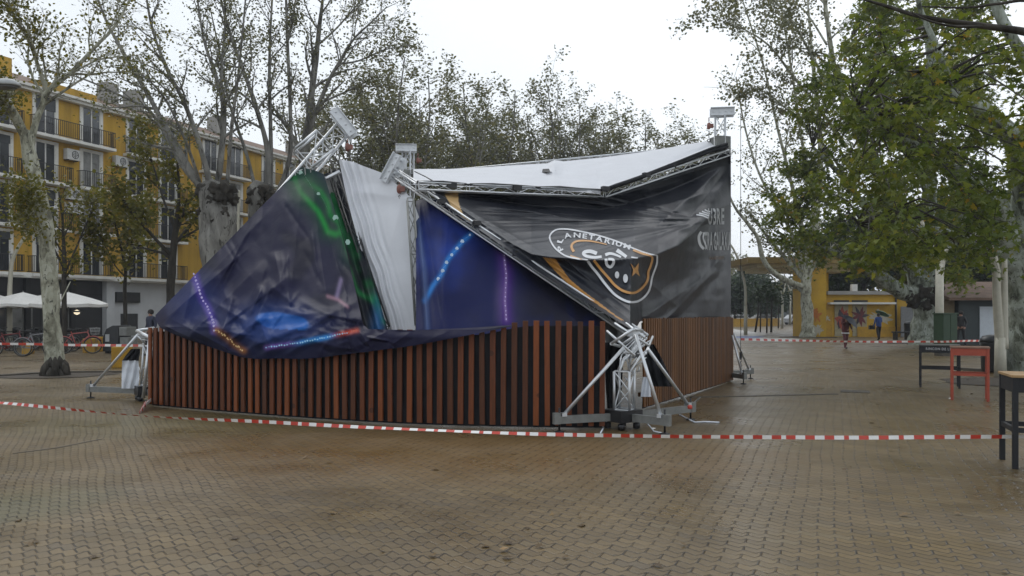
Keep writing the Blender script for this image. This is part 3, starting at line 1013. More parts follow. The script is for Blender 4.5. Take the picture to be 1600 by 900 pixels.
LGREEN = [(458, 272), (470, 300), (486, 318), (497, 330), (505, 345), (512, 362), (524, 366), (540, 361)]
LGREEN2 = [(478, 282), (500, 298), (512, 316), (516, 336), (530, 348), (540, 376), (548, 400)]
LPURP = [(303, 428), (309, 446), (313, 460), (317, 469), (324, 480), (330, 494), (334, 507), (335, 517)]
LORNG = [(338, 516), (354, 527), (366, 538), (381, 548)]
LSTRP = [(416, 543), (445, 539), (480, 533), (515, 526), (545, 519), (558, 516)]


def navy_col(px, py):
    c = (.013, .014, .034)
    v = .5 + .5 * nz2(px, py, .012, 9)
    c = lerp3(c, (.024, .022, .054), v * .8)
    c = lerp3(c, (.008, .009, .016), ss(nz2(px, py, .02, 20), .1, .5) * .6)
    g = max(0, 1 - math.hypot((px - 305) / 60, (py - 470) / 60))
    c = lerp3(c, (.035, .055, .20), g * .6)
    d, s = segd(px, py, LGREEN); d2, s = segd(px, py, LGREEN2)
    c = lerp3(c, (.006, .05, .022), math.exp(-(min(d, d2) / 16) ** 2) * .7)
    c = lerp3(c, (.012, .22, .040), math.exp(-(d / 4.2) ** 2) * .95)
    c = lerp3(c, (.012, .18, .040), math.exp(-(d2 / 4.2) ** 2) * .8)
    c = lerp3(c, (.01, .06, .03), math.exp(-(math.hypot(px - 475, py - 285) / 26) ** 2) * .8)
    d, s = segd(px, py, LPURP)
    c = lerp3(c, (.075, .045, .28), math.exp(-(d / 7.5) ** 4) * .65)
    c = lerp3(c, (.15, .11, .42), math.exp(-(d / 3.0) ** 2) * .55)
    d, s = segd(px, py, LORNG)
    c = lerp3(c, (.30, .12, .03), math.exp(-(d / 5) ** 2))
    d, s = segd(px, py, LSTRP)
    q = ss(s, 30, 60); w = ss(s, 95, 120)
    sc = lerp3(lerp3((.25, .12, .5), (.05, .30, .75), q), (.45, .06, .03), w)
    c = lerp3(c, sc, math.exp(-(d / 3.6) ** 2) * .95)
    # bright blue patch where the printed glow folds over the fence top
    e = ((px - 442) / 44) ** 2 + ((py - 503 + (px - 442) * -.12) / 15) ** 2 + .25 * nz2(px, py, .06, 2)
    if py < 514.5 + (px - 442) * .03: c = lerp3(c, (.018, .125, .42), 1 - ss(e, .70, 1.1))
    c = lerp3(c, (.03, .08, .30), .6 * math.exp(-(((px - 425) / 60) ** 2 + ((py - 508) / 30) ** 2)))
    d, s = segd(px, py, [(533, 437), (526, 464)]); c = lerp3(c, (.20, .16, .28), math.exp(-(d / 3.2) ** 2) * .8)
    d, s = segd(px, py, [(512, 463), (528, 468), (543, 479)]); c = lerp3(c, (.30, .17, .22), math.exp(-(d / 2.6) ** 2) * .8)
    return c


nav = thing("printed_banner", "torn navy banner with purple and blue light trails slumped over the front fence", "banner", tuple(at(450, 510, 12.6)))
nav_D = on_cloth(sheet(nav, "cloth", LT, LB, 243, 800, 1.4, 110, navy_D, navy_col, M['print']))
# printed sparks of the light trails
def dots(parent, name, pl, step, r, Dfn, mat, jit=.6):
    m = MB(); rg = random.Random(3); prev = None
    L = sum(math.hypot(b[0] - a[0], b[1] - a[1]) for a, b in zip(pl[:-1], pl[1:]))
    s = 0
    while s < L:
        q = s; 
        for (x0, y0), (x1, y1) in zip(pl[:-1], pl[1:]):
            l = math.hypot(x1 - x0, y1 - y0)
            if q <= l: break
            q -= l
        x = x0 + (x1 - x0) * q / l + rg.uniform(-jit, jit); y = y0 + (y1 - y0) * q / l + rg.uniform(-jit, jit)
        rr_ = r * rg.uniform(.7, 1.2)
        m.add([at(x + rr_ * math.cos(k * math.pi / 3), y + 1.15 * rr_ * math.sin(k * math.pi / 3), Dfn(x, y, 0) - .025) for k in range(6)], [tuple(reversed(range(6)))])
        n0 = len(m.v) - 6                                    # the printed thread that joins the sparks
        if prev is not None:
            e = Vector(m.v[prev]); m.v.append(tuple(e + Vector((0, 0, .003)))); m.f.append((prev, len(m.v) - 1, n0 + 3)); m.m.append(0); m.sm.append(False)
        prev = n0
        s += step * rg.uniform(.85, 1.15)
    return m.build(name, mat, parent)


dots(nav, "printed_marking", LPURP, 5.4, 1.7, nav_D, plain("lilac print", (.62, .56, .85), .4))
dots(nav, "printed_marking", LORNG, 2.8, 1.2, nav_D, plain("warm print", (.8, .55, .25), .4), 1.5)
dots(nav, "printed_marking", LSTRP[:5], 4.0, 1.2, nav_D, plain("cyan print", (.35, .65, .9), .4))
dots(nav, "printed_marking", LSTRP[4:], 4.0, 1.0, nav_D, plain("red print", (.6, .16, .10), .4))
dots(nav, "printed_marking", [(470, 270), (497, 303), (523, 338), (548, 388)], 42, 4.0, nav_D, plain("pale green print", (.36, .55, .48), .4), .5)

# --- dark green flap
GT = [(506, 272), (533, 262), (606, 516)]
GB = [(506, 290), (520, 330), (553, 470), (562, 514), (606, 517)]
def flap_D(px, py, t): return float(np.interp(py, [262, 516], [15.45, 12.1 + .0])) + .16 - .05 * nz2(px, py, .05, 4) - .05 * math.sin((px - .27 * py) * .35)
def flap_col(px, py):
    d, s = segd(px, py, [(518, 300), (540, 365), (570, 430), (600, 500)])
    c = lerp3((.010, .012, .018), (.01, .14, .04), math.exp(-((d - 2) / 5) ** 2) * ss(nz2(px, py, .05, 1), -.5, .4))
    e, s = segd(px, py, [(545, 420), (557, 455), (582, 470)])
    c = lerp3(c, (.012, .17, .045), math.exp(-(e / 4) ** 2) * .8)
    return lerp3(c, (.02, .10, .26), ss(py, 440, 505) * math.exp(-((px - 590) / 9) ** 2) * .8)
fl = thing("printed_banner", "narrow dark green printed flap hanging behind the navy banner edge", "banner", tuple(at(570, 515, 12.3)))
sheet(fl, "cloth", GT, GB, 506, 605.5, 1.2, 60, flap_D, flap_col, M['print'])

# --- white roof cloth hanging between the two fallen masts
WT_ = [(530, 249), (548, 252), (575, 262), (602, 272), (630, 297), (645, 312), (655, 340)]
WB_ = [(530, 252), (540, 300), (560, 380), (590, 478), (606, 517), (655, 517)]
def white_D(px, py, t):
    D = float(np.interp(py, [250, 517], [15.2, 13.15])) - (px - 530) / 125 * .55 * (1 - t * .6)
    strip = 1 - ss(px - (535 + (py - 260) * .272), 6, 46)
    D -= .05 * math.sin((px - .30 * py) * .55 + 2 * nz2(px, py, .02)) * strip + .09 * nz2(px, py, .012, 6)
    D -= creases(px, py, [(645, 310, 560, 300, 16, .05), (632, 300, 600, 420, 30, .06), (560, 265, 640, 500, 30, -.05)])
    return D
wc = thing("roof_cloth", "white roof cloth hanging slack between the two toppled masts", "tarpaulin", tuple(at(630, 515, 13.2)))
sheet(wc, "cloth", WT_, WB_, 530, 655, 1.5, 70, white_D, None, M['white_cloth'])

# --- blue banner under the fallen mast
BT = [(650, 314), (668, 308), (690, 312), (740, 345), (800, 388), (860, 429), (945, 488)]
BB = [(650, 527), (945, 527)]
def blue_D(px, py, t):
    top = float(np.interp(px, [650, 945], [14.6, 12.5]))
    D = top + (fenceD(px) + .33 - top) * t ** .8
    D -= .05 * nz2(px, py, .02, 8) + creases(px, py, [(655, 330, 668, 515, 8, .09), (662, 330, 690, 500, 10, -.05), (700, 335, 690, 500, 22, .06), (790, 400, 785, 512, 16, .05), (760, 380, 900, 500, 16, .05)])
    return D
BDOT = [(745, 358), (722, 378), (700, 405), (690, 428), (676, 447), (664, 470)]
BPUR = [(787, 392), (791, 430), (789, 470), (791, 500)]
def blue_col(px, py):
    c = lerp3((.008, .012, .062), (.010, .010, .022), ss(px, 770, 850))
    c = lerp3(c, (.012, .05, .32), max(0, 1 - math.hypot((px - 690) / 60, (py - 395) / 70)) * (.5 + .5 * nz2(px, py, .04, 5)))
    c = lerp3(c, (.012, .03, .19), max(0, 1 - math.hypot((px - 725) / 50, (py - 365) / 34)) * .8)
    c = lerp3(c, (.008, .012, .05), ss(nz2(px, py * .5, .05, 30), .15, .5) * .5)
    d, s = segd(px, py, BDOT); c = lerp3(c, (.03, .22, .62), math.exp(-(d / 3.6) ** 2) * .85)
    d, s = segd(px, py, BPUR); c = lerp3(c, (.075, .03, .19), math.exp(-(d / 11) ** 2) * .85); c = lerp3(c, (.30, .20, .42), math.exp(-(d / 1.8) ** 2) * .7)
    d, s = segd(px, py, [(650, 330), (663, 420), (668, 515)]); c = lerp3(c, (.07, .11, .24), math.exp(-(d / 4) ** 2) * .7)
    return c
bl = thing("printed_banner", "deep blue banner with white dotted light trail under the fallen mast", "banner", tuple(at(790, 512, 11.9)))
blu_D = on_cloth(sheet(bl, "cloth", BT, BB, 650, 945, 1.6, 60, blue_D, blue_col, M['print']))
dots(bl, "printed_marking", BDOT[:-1], 14, 2.7, blu_D, plain("pale blue print", (.55, .68, .82), .4), .4)
dots(bl, "printed_marking", BPUR, 7, .9, blu_D, plain("lilac print", (.62, .56, .85), .4), .3)

# --- black banner with the round logo
KT = [(672, 296), (690, 300), (800, 299), (905, 303), (940, 305), (968, 297), (1020, 280), (1080, 258), (1138, 238), (1142, 240)]
KB = [(672, 303), (690, 319), (760, 367), (840, 424), (900, 463), (985, 514), (993, 515), (1000, 502), (1142, 503)]
KC = [(672, 298), (690, 306), (760, 354), (800, 381), (830, 397), (862, 402), (915, 406), (960, 407), (991, 404), (1028, 397), (1060, 383), (1085, 362), (1105, 340), (1125, 325), (1142, 318)]
KCRE = [(700, 303, 905, 345, 12, .10), (720, 300, 860, 330, 8, -.08), (760, 322, 980, 352, 10, .09), (840, 330, 1010, 345, 7, .07), (880, 345, 1100, 340, 9, .08), (900, 360, 1095, 350, 7, -.07), (930, 380, 1108, 345, 8, .07), (990, 390, 1112, 338, 8, .06),
        (960, 305, 1100, 262, 14, .10), (1000, 330, 1110, 300, 18, .14), (1030, 350, 1130, 262, 16, .12), (1075, 345, 1132, 270, 12, -.10), (1010, 300, 1060, 285, 16, .08), (1050, 340, 1000, 300, 16, .07),
        (1000, 500, 1090, 440, 16, .10), (1040, 500, 1110, 430, 12, .09), (1060, 470, 1130, 400, 16, .07), (940, 470, 1010, 440, 16, .06), (1085, 380, 1105, 480, 18, .08), (1118, 330, 1120, 490, 10, .05), (1000, 430, 1060, 480, 20, .06),
        (740, 335, 900, 440, 10, .05), (850, 398, 985, 500, 10, .06), (880, 405, 990, 490, 8, .05), (690, 304, 830, 385, 7, .05)]


for _k in range(30):                                        # fine pull lines fanning out of the right-hand fold
    _y = _r.uniform(300, 395); _x = _r.uniform(720, 960)
    KCRE.append((_x, _y, _x + (1100 - _x) * .8, _y + (345 - _y) * .8, _r.uniform(2.5, 5), _r.uniform(.015, .045) * _r.choice((1, -1))))
for _k in range(18):
    _x = _r.uniform(960, 1130); _y = _r.uniform(390, 490); _a = _r.uniform(-1.4, -.5); _l = _r.uniform(20, 60)
    KCRE.append((_x, _y, _x + _l * math.cos(_a), _y + _l * math.sin(_a), _r.uniform(5, 12), _r.uniform(.01, .03) * _r.choice((1, -1))))


def black_D(px, py, t):
    ty = float(np.interp(px, [p[0] for p in KT], [p[1] for p in KT]))
    by = float(np.interp(px, [p[0] for p in KB], [p[1] for p in KB]))
    cy = float(np.interp(px, [p[0] for p in KC], [p[1] for p in KC]))
    Dt = float(np.interp(px, [672, 940, 1138], [14.2, 15.95, 18.9]))
    Db = float(np.interp(px, [672, 760, 840, 900, 985, 1003, 1142], [14.0, 13.05, 12.45, 12.0, 11.4, 13.4, 18.95]))
    Dc = float(np.interp(px, [672, 800, 862, 915, 991, 1060, 1110, 1142], [14.2, 12.95, 12.45, 12.35, 12.7, 14.8, 17.5, 18.75]))
    cy = min(cy, by - .5)
    b1 = ty + (cy - ty) * .22
    if py < b1: D = Dt + .12 * (py - ty) / max(1, b1 - ty)
    elif py < cy:
        q = (py - b1) / max(1, cy - b1)
        D = Dt + .12 + (Dc - Dt - .12) * (q ** 1.05)
    else:
        q = (py - cy) / max(1, by - cy)
        D = Dc + (Db - Dc) * q + .35 * math.sin(math.pi * min(1, q * 1.0)) ** .8 * (1 - .85 * ss(px, 1050, 1125)) * ss(by - cy, 0, 60)
    edge = min(ss(px, 672, 720), 1 - ss(px, 1122, 1142)) * ss(py, ty, ty + 10) * (1 - ss(py, by - 10, by) * .9)
    D -= (creases(px, py, KCRE) * 1.1 + .05 * nz2(px * .6, py * 1.6, .014, 2) + .018 * nz2(px * .5, py * 1.8, .05, 7)) * edge
    return D


OST1 = [(694, 302), (716, 302), (717, 318), (724, 336), (735, 346), (722, 338), (706, 324)]
OST2 = [(848, 402), (868, 404.5), (876, 417), (890, 436), (912, 455), (938, 474), (960, 491), (978, 503), (968, 499), (940, 480), (912, 462), (886, 442), (866, 422)]


def inpoly(x, y, P):
    r = False
    for i in range(len(P)):
        (x0, y0), (x1, y1) = P[i - 1], P[i]
        if (y0 > y) != (y1 > y) and x < (x1 - x0) * (y - y0) / (y1 - y0) + x0: r = not r
    return r


def black_col(px, py):
    if inpoly(px, py, OST1): return (.55, .36, .16)
    if inpoly(px, py, OST2): return (.42, .20, .045)
    return (.012, .014, .021)


bk = thing("printed_banner", "sagging black banner with round planetarium logo above the right side fence", "banner", tuple(at(1060, 500, 15.5)))
blk_D = on_cloth(sheet(bk, "cloth", KT, KB, 672, 1142, 1.4, 150, black_D, black_col, M['black_tarp']))

LO = lambda X, Y: (840 + X / 5.295, 330 + Y / 5.295)


def smooth_pl(pl, n=6, closed=False):
    P = [Vector((x, y, 0)) for x, y in pl]
    out = []
    k = len(P)
    for i in range(k if closed else k - 1):
        g = lambda j: P[j % k] if closed else P[min(max(j, 0), k - 1)]
        p0, p1, p2, p3 = g(i - 1), g(i), g(i + 1), g(i + 2)
        for s in range(n):
            t = s / n
            q = .5 * ((2 * p1) + (p2 - p0) * t + (2 * p0 - 5 * p1 + 4 * p2 - p3) * t * t + (3 * p1 - p0 - 3 * p2 + p3) * t ** 3)
            out.append((q.x, q.y))
    out.append(pl[0] if closed else pl[-1])
    return out


def ribbon(m, pl, w0, w1=None, off=.03, Dfn=None, closed=False, n=6, mat=0):
    Dfn = Dfn or blk_D
    pl = smooth_pl(pl, n, closed)
    k = len(pl)
    vs = []
    for i, (x, y) in enumerate(pl):
        a, b = pl[max(i - 1, 0)], pl[min(i + 1, k - 1)]
        dx, dy = b[0] - a[0], b[1] - a[1]
        L = math.hypot(dx, dy) or 1
        w = w0 + ((w1 if w1 is not None else w0) - w0) * i / (k - 1)
        for s in (-1, 0, 1):
            X, Y = x - dy / L * w * s / 2, y + dx / L * w * s / 2
            vs.append(at(X, Y, Dfn(X, Y, 0) - off))
    fs = []
    for i in range(k - 1):
        for s in (0, 1):
            fs.append((i * 3 + s, i * 3 + s + 1, i * 3 + s + 4, i * 3 + s + 3))
    m.add(vs, fs, mat)


def blob(m, cx, cy, rx, ry, off=.03, Dfn=None, rot=0.0):
    vs = []; Dfn = Dfn or blk_D
    for k in range(16):
        a = 2 * math.pi * k / 16
        x, y = rx * math.cos(a), ry * math.sin(a)
        X, Y = cx + x * math.cos(rot) - y * math.sin(rot), cy + x * math.sin(rot) + y * math.cos(rot)
        vs.append(at(X, Y, Dfn(X, Y, 0) - off))
    m.add(vs, [tuple(range(16))])


m = MB()
ring_a = [LO(*p) for p in [(415, 406), (330, 392), (230, 368), (150, 310), (105, 240), (105, 195), (150, 155), (230, 147), (350, 165), (500, 200), (650, 247), (800, 310), (920, 352), (990, 366)]]
ring_b = [LO(*p) for p in [(415, 412), (450, 462), (500, 522), (560, 602), (640, 690), (730, 742), (800, 752), (870, 722), (925, 650), (950, 540), (985, 440), (990, 366)]]
ribbon(m, ring_a, 2.6, 2.2); ribbon(m, ring_b, 4.2, 2.6)
m.build("logo_ring", M['print_white'], bk)
m = MB()
ribbon(m, [LO(*p) for p in [(300, 335), (281, 298), (292, 266), (335, 246), (420, 245), (500, 258), (572, 275)]], 4.2, 1.6)
ribbon(m, [LO(*p) for p in [(790, 319), (860, 348), (945, 376), (936, 450), (917, 500), (910, 570), (870, 630), (820, 668), (770, 676), (700, 655), (640, 612), (590, 555), (530, 488), (465, 406)]], 3.4, 4.0)
ribbon(m, [LO(*p) for p in [(270, 366), (320, 382), (370, 398)]], 2.2, 1.0)
X4 = [LO(*p) for p in [(768, 430), (806, 470), (838, 426), (832, 490), (846, 540), (812, 510), (780, 540), (792, 485)]]
cx_, cy_ = sum(p[0] for p in X4) / 8, sum(p[1] for p in X4) / 8
vs = [at(x, y, blk_D(x, y) - .03) for x, y in X4] + [at(cx_, cy_, blk_D(cx_, cy_) - .03)]
m.add(vs, [(8, i, (i + 1) % 8) for i in range(8)])
m.build("logo_orange_line", M['print_orange'], bk)
m = MB()
ribbon(m, [LO(*p) for p in [(490, 350), (440, 332), (395, 336), (380, 352), (405, 372), (470, 382), (530, 376)]], 6.0, 4.0)
ribbon(m, [LO(*p) for p in [(560, 362), (600, 350), (650, 362), (690, 380)]], 5.0, 3.0)
ribbon(m, [LO(*p) for p in [(566, 392), (572, 440), (602, 462), (628, 430), (622, 400), (584, 396)]], 4.6, 4.0)
ribbon(m, [LO(*p) for p in [(655, 322), (690, 345), (735, 378)]], 6.5, 4.5)
ribbon(m, [LO(*p) for p in [(775, 380), (828, 387)]], 2.2, 2.2)
blob(m, *LO(657, 527), 18 / 5.3, 29 / 5.3); blob(m, *LO(727, 556), 20 / 5.3, 36 / 5.3)
m.build("logo_script", M['print_white'], bk)

# type: glyph meshes from the built-in font, laid on a path over the cloth
GLY = {}
def glyph(ch):
    if ch in GLY: return GLY[ch]
    cu = bpy.data.curves.new("glyph", 'FONT'); cu.body = ch; cu.offset = .03; cu.resolution_u = 2
    ob = bpy.data.objects.new("glyph", cu); COL.objects.link(ob)
    dg = bpy.context.evaluated_depsgraph_get(); dg.update()
    me = bpy.data.meshes.new_from_object(ob.evaluated_get(dg))
    vs = [(v.co.x, v.co.y) for v in me.vertices]; fs = [tuple(p.vertices) for p in me.polygons]
    w = max([v[0] for v in vs], default=.3)
    bpy.data.objects.remove(ob); bpy.data.curves.remove(cu); bpy.data.meshes.remove(me)
    GLY[ch] = (vs, fs, w)
    return GLY[ch]


def text_flat(m, txt, put, sx, sy, gap=.10, space=.35):
    "put(x, y) -> point; x runs along the line, y up"
    x = 0.0
    for ch in txt:
        if ch == ' ':
            x += space * sx; continue
        vs, fs, w = glyph(ch)
        m.add([put(x + vx * sx, vy * sy) for vx, vy in vs], fs)
        x += (w + gap) * sx
    return x


m = MB()
arc = smooth_pl([LO(*p) for p in [(214, 322), (203, 298), (198, 262), (225, 228), (290, 215), (400, 226), (520, 250), (640, 282), (745, 312), (800, 330)]], 8)
acc = [0]
for a, b in zip(arc[:-1], arc[1:]): acc.append(acc[-1] + math.hypot(b[0] - a[0], b[1] - a[1]))
def on_arc(x, y):
    i = max(0, min(len(arc) - 2, int(np.searchsorted(acc, x)) - 1))
    (x0, y0), (x1, y1) = arc[i], arc[i + 1]
    L = math.hypot(x1 - x0, y1 - y0) or 1
    q = (x - acc[i]) / L
    X, Y = x0 + (x1 - x0) * q + (y1 - y0) / L * y, y0 + (y1 - y0) * q - (x1 - x0) / L * y
    return at(X, Y, blk_D(X, Y) - .03)
tot = text_flat(MB(), "PLANETARIUM", lambda x, y: Vector((0, 0, 0)), 11, 11, .16)
sc = acc[-1] * .96 / tot
text_flat(m, "PLANETARIUM", on_arc, 11 * sc, 10.5, .16)
m.build("logo_lettering", M['print_white'], bk)
kD = lambda X, Y: at(X, Y, blk_D(X, Y) - .03)
m = MB()
text_flat(m, "UBRE", lambda x, y: kD(1106 + x, 350 - y + x * -.02), 10.0, 34, .05)
text_flat(m, "TRA GALAXIA", lambda x, y: kD(1101 + x, 389.5 - y), 6.2, 38, .02, .2)
m.build("banner_lettering", M['print_grey'], bk)
m = MB()
ribbon(m, [(1096, 362), (1092, 370), (1094, 382), (1100, 389)], 4.2, 4.2)
ribbon(m, [(1100, 363), (1099, 372), (1103, 384), (1103, 389)], 2.6, 2.6)
for k in range(4): ribbon(m, [(1088 + k * 4.4, 335.5 - k * 2.6), (1098 + k * 3, 337 - k * 2.2), (1107 + k * 1.0, 341 - k * 3.5)], 1.9, 2.3)
m.build("banner_lettering", M['print_white'], bk)
m = MB()
text_flat(m, "PLANETARIO", lambda x, y: kD(1108.5 + x, 406 - y - x * .06), 3.5, 7, .05)
m.build("banner_lettering", M['print_brown'], bk)

# --- white roof
RT = [(646, 264), (700, 264), (760, 261), (820, 257), (856, 255), (866, 250), (880, 252), (940, 246), (1000, 238), (1060, 228), (1100, 221), (1128, 217), (1137, 224)]
RB = [(646, 288), (700, 291), (800, 294), (905, 300), (936, 303), (946, 296), (958, 291), (1000, 278), (1060, 257), (1110, 239), (1137, 232)]
def roof_D(px, py, t):
    Dt = float(np.interp(px, [646, 1137], [21.1, 19.4])); Db = float(np.interp(px, [646, 940, 1137], [13.95, 15.8, 19.0]))
    D = Dt + (Db - Dt) * t ** .75
    D -= .10 * nz2(px, py * 3, .012, 3) + creases(px, py, [(866, 250, 860, 270, 22, .5), (866, 252, 930, 298, 16, .25), (866, 252, 800, 290, 20, .2), (940, 298, 1100, 236, 7, .25), (960, 290, 1110, 228, 6, -.2), (700, 288, 640, 268, 8, .2), (1000, 240, 1050, 262, 14, .14), (940, 300, 930, 262, 14, .12)]) * ss(t, 0, .1) * (1 - ss(t, .92, 1))
    return D
rc = thing("roof_cloth", "broad white tent roof sagging from the rear masts to the broken side truss", "tarpaulin", tuple(at(900, 300, 16)))
rf_D = on_cloth(sheet(rc, "cloth", RT, RB, 646, 1137, 1.8, 44, roof_D, None, M['white_cloth']))
m = MB()
hole = [(848, 264), (857, 263.5), (869, 266), (861, 269), (847, 269)]
m.add([at(x, y, rf_D(x, y) - .05) for x, y in hole] + [at(858, 266.5, rf_D(858, 266.5) - .06)], [(5, (i + 1) % 5, i) for i in range(5)]); m.build("tear", M['rubber'], rc)
m = MB()
for px in (706, 808, 946, 1010, 1050):
    ty = float(np.interp(px, [p[0] for p in RB], [p[1] for p in RB]))
    p = at(px, ty - 1, roof_D(px, ty, 1) - .14)
    m = MB(); m.box(p, (.16, .10, .09), .4); m.build("clamp", M['black_metal'], rc)
# dark folded hem along the right half of the roof edge
m = MB()
for k, (w, o) in enumerate(((.045, 4.0), (.035, 8.5))):
    m.path([at(px, float(np.interp(px, [p[0] for p in RB], [p[1] for p in RB])) - o * (px - 945) / 190 + 1, float(np.interp(px, [940, 1137], [15.8, 18.95])) - .12) for px in np.linspace(950, 1136, 16)], w, 6)
m.build("rolled_hem", M['liner'], rc)

# ------------------------------------------------------------------ truss masts
def box_truss(m, p0, p1, w, bay=.35, rc=.022, rb=.011, up=(0, 0, 1), n=6):
    p0, p1 = Vector(p0), Vector(p1)
    d = p1 - p0; L = d.length; d.normalize()
    s = d.cross(Vector(up))
    if s.length < 1e-3: s = d.cross(Vector((1, 0, 0)))
    s.normalize(); t = s.cross(d)
    cs = [(s * a + t * b) * (w / 2) for a, b in ((-1, -1), (1, -1), (1, 1), (-1, 1))]
    for c in cs: m.tube(p0 + c, p1 + c, rc, n)
    k = max(1, round(L / bay))
    for i in range(k + 1):
        q = p0 + d * (L * i / k)
        for j in range(4):
            if i in (0, k) or i % 3 == 0: m.tube(q + cs[j], q + cs[(j + 1) % 4], rb, 5, caps=False)
            if i < k:
                q2 = p0 + d * (L * (i + 1) / k)
                a, b = (cs[j], cs[(j + 1) % 4]) if (i + j) % 2 else (cs[(j + 1) % 4], cs[j])
                m.tube(q + a, q2 + b, rb, 5, caps=False)
    return d, s, t


def head_beam(parent, c, along, out, L=.62, h=.20, w=.15):
    "short double channel beam that carries the chain hoist"
    along, out = Vector(along).normalized(), Vector(out).normalized()
    m = MB()
    a, b = c - along * L / 2, c + along * L / 2
    side = along.cross(out).normalized()
    for s in (-1, 1):
        m.bar(a + side * s * w / 2, b + side * s * w / 2, .012, h, up=out)
        for e in (-1, 1): m.bar(a + side * s * (w / 2 + .03) + out * e * (h / 2 - .01), b + side * s * (w / 2 + .03) + out * e * (h / 2 - .01), .05, .015, up=out)
    for k in range(4):
        q = a + along * L * (k + .5) / 4
        m.tube(q - side * (w / 2 + .035), q + side * (w / 2 + .035), .018, 6)
    return m.build("head_beam", M['alu_pale'], parent)


def hoist(parent, top, drop=.12):
    m = MB()
    m.tube(top, top - Vector((0, 0, drop)), .012, 6)
    c = top - Vector((0, 0, drop + .1))
    m.lathe(c, [(.02, -.08), (.045, -.05), (.05, 0), (.045, .05), (.02, .08)], 12)
    m.box(c + Vector((.05, 0, 0)), (.10, .08, .09))
    o = m.build("hoist", M['hoist_red'], parent)
    m = MB()
    for k in range(5): m.ring(c - Vector((0, 0, .13 + k * .035)), .016, .005, (1, 0, 0) if k % 2 else (0, 1, 0), 8, 4)
    m.ring(c - Vector((0, 0, .35)), .035, .011, (0, 1, 0), 12, 5)
    m.build("hook", M['iron'], o)
    return o


def outriggers(parent, c, arms, sleeve_pts, z=.17, jack=True):
    for (dx, dy), sp in zip(arms, sleeve_pts):
        e = Vector((c.x + dx, c.y + dy, z))
        d = Vector((dx, dy, 0)).normalized()
        m = MB()
        a = Vector((c.x, c.y, z)) + d * .16
        s = Vector((-d.y, d.x, 0))
        m.bar(a, e, .06, .105)
        m.box(e + Vector((0, 0, .02)), (.09, .075, .15), math.atan2(d.y, d.x))
        o = m.build("outrigger", M['alu_dull'], parent)
        m = MB()
        m.tube(e - d * .04 + Vector((0, 0, -z + .012)), e - d * .04 + Vector((0, 0, .16)), .014, 7)
        m.lathe(e - d * .04 + Vector((0, 0, -z + .002)), [(.07, 0), (.07, .012), (.02, .025)], 12)
        m.build("jack", M['black_metal'], o)
        if sp is not None:
            m = MB()
            m.tube(e - d * .10 + Vector((0, 0, .06)), sp, .025, 10)
            m.box(e - d * .10 + Vector((0, 0, .07)), (.07, .09, .05), math.atan2(d.y, d.x))
            m.build("strut", M['alu'], parent)


def base_block(parent, c):
    m = MB()
    m.box((c.x, c.y, .19), (.40, .40, .16), .6)
    for a in range(4):
        q = Vector((c.x + .2 * math.cos(.6 + a * 1.571 + .78), c.y + .2 * math.sin(.6 + a * 1.571 + .78), .05))
        m.lathe(q - Vector((0, 0, .045)), [(.02, 0), (.05, .01), (.05, .08), (.02, .09)], 10)
    m.build("base_block", M['black_metal'], parent)


rg = random.Random(21)
# front right mast: snapped at the sleeve, fallen back to the left
c = Vector((1.53, 11.12, 0))
tw = thing("truss_mast", "snapped aluminium truss mast on outriggers in the gap between both timber fences", "truss mast", tuple(c))
base_block(tw, c)
m = MB(); box_truss(m, c + Vector((.03, 0, .27)), c + Vector((.03, 0, .80)), .22, .27, .019, .010, (.5, 1, 0))
m.build("mast_stub", M['alu'], tw)
k0 = at(1006, 530, 11.65); k1 = at(618, 271, 14.6)
m = MB(); d, s, t = box_truss(m, k0, k1, .135, .30, .020, .006)
m.build("mast", M['alu'], tw)
m = MB()
for j in range(9):                                       # crumpled chords between stub and sleeve
    a = c + Vector((.03 + .11 * math.cos(j * 1.57 + .8), .11 * math.sin(j * 1.57 + .8), .80))
    b = k0 + Vector((rg.uniform(-.14, .14), rg.uniform(-.12, .12), rg.uniform(-.12, .06)))
    mid = (a + b) / 2 + Vector((rg.uniform(-.18, .16), rg.uniform(-.12, .12), rg.uniform(-.05, .1)))
    m.path([a, a.lerp(mid, .6) + Vector((0, 0, .05)), mid, b], .018 if j < 4 else .011, 6)
for j in range(14):
    a = at(rg.uniform(966, 1000), rg.uniform(545, 590), 11.15 + rg.uniform(-.1, .15)); b = a + Vector((rg.uniform(-.2, .2), rg.uniform(-.1, .1), rg.uniform(-.16, .16)))
    m.tube(a, b, .010, 5)
m.build("crumpled_section", M['alu'], tw)
sl = [at(975, 543, 10.95), at(993, 522, 10.9), at(1012, 545, 11.3), None]
m = MB()                                                 # the sleeve ring the struts are pinned to
q = [at(955, 537, 10.95), at(990, 514, 10.8), at(1004, 517, 11.3), at(968, 541, 11.4)]
for a, b in zip(q, q[1:] + q[:1]): m.tube(a, b, .021, 8)
for a, b in ((at(960, 505, 11.3), at(1014, 540, 11.1)), (at(948, 517, 11.2), at(992, 556, 11.0)), (at(978, 505, 11.3), at(1008, 528, 11.0))): m.tube(a, b, .019, 8)
m.box(at(990, 520, 11.1), (.12, .12, .10), .5)
m.build("sleeve", M['alu'], tw)
outriggers(tw, c, [(-.93, -.36), (.52, -.55), (1.19, .95), (-.55, .62)], sl)
hb = at(615, 265, 14.66)
head_beam(tw, hb, at(626, 246, 14.6) - at(604, 288, 14.6), k1 - k0, .56, .2, .16)
hoist(tw, at(624, 285, 14.3), .02)
for px, py in ((690, 318), (745, 352), (808, 399)):
    m = MB(); m.box(at(px, py - 3, float(np.interp(px, [640, 985], [14.3, 11.6])) - .1), (.12, .10, .08), .5); m.build("clamp", M['black_metal'], tw)

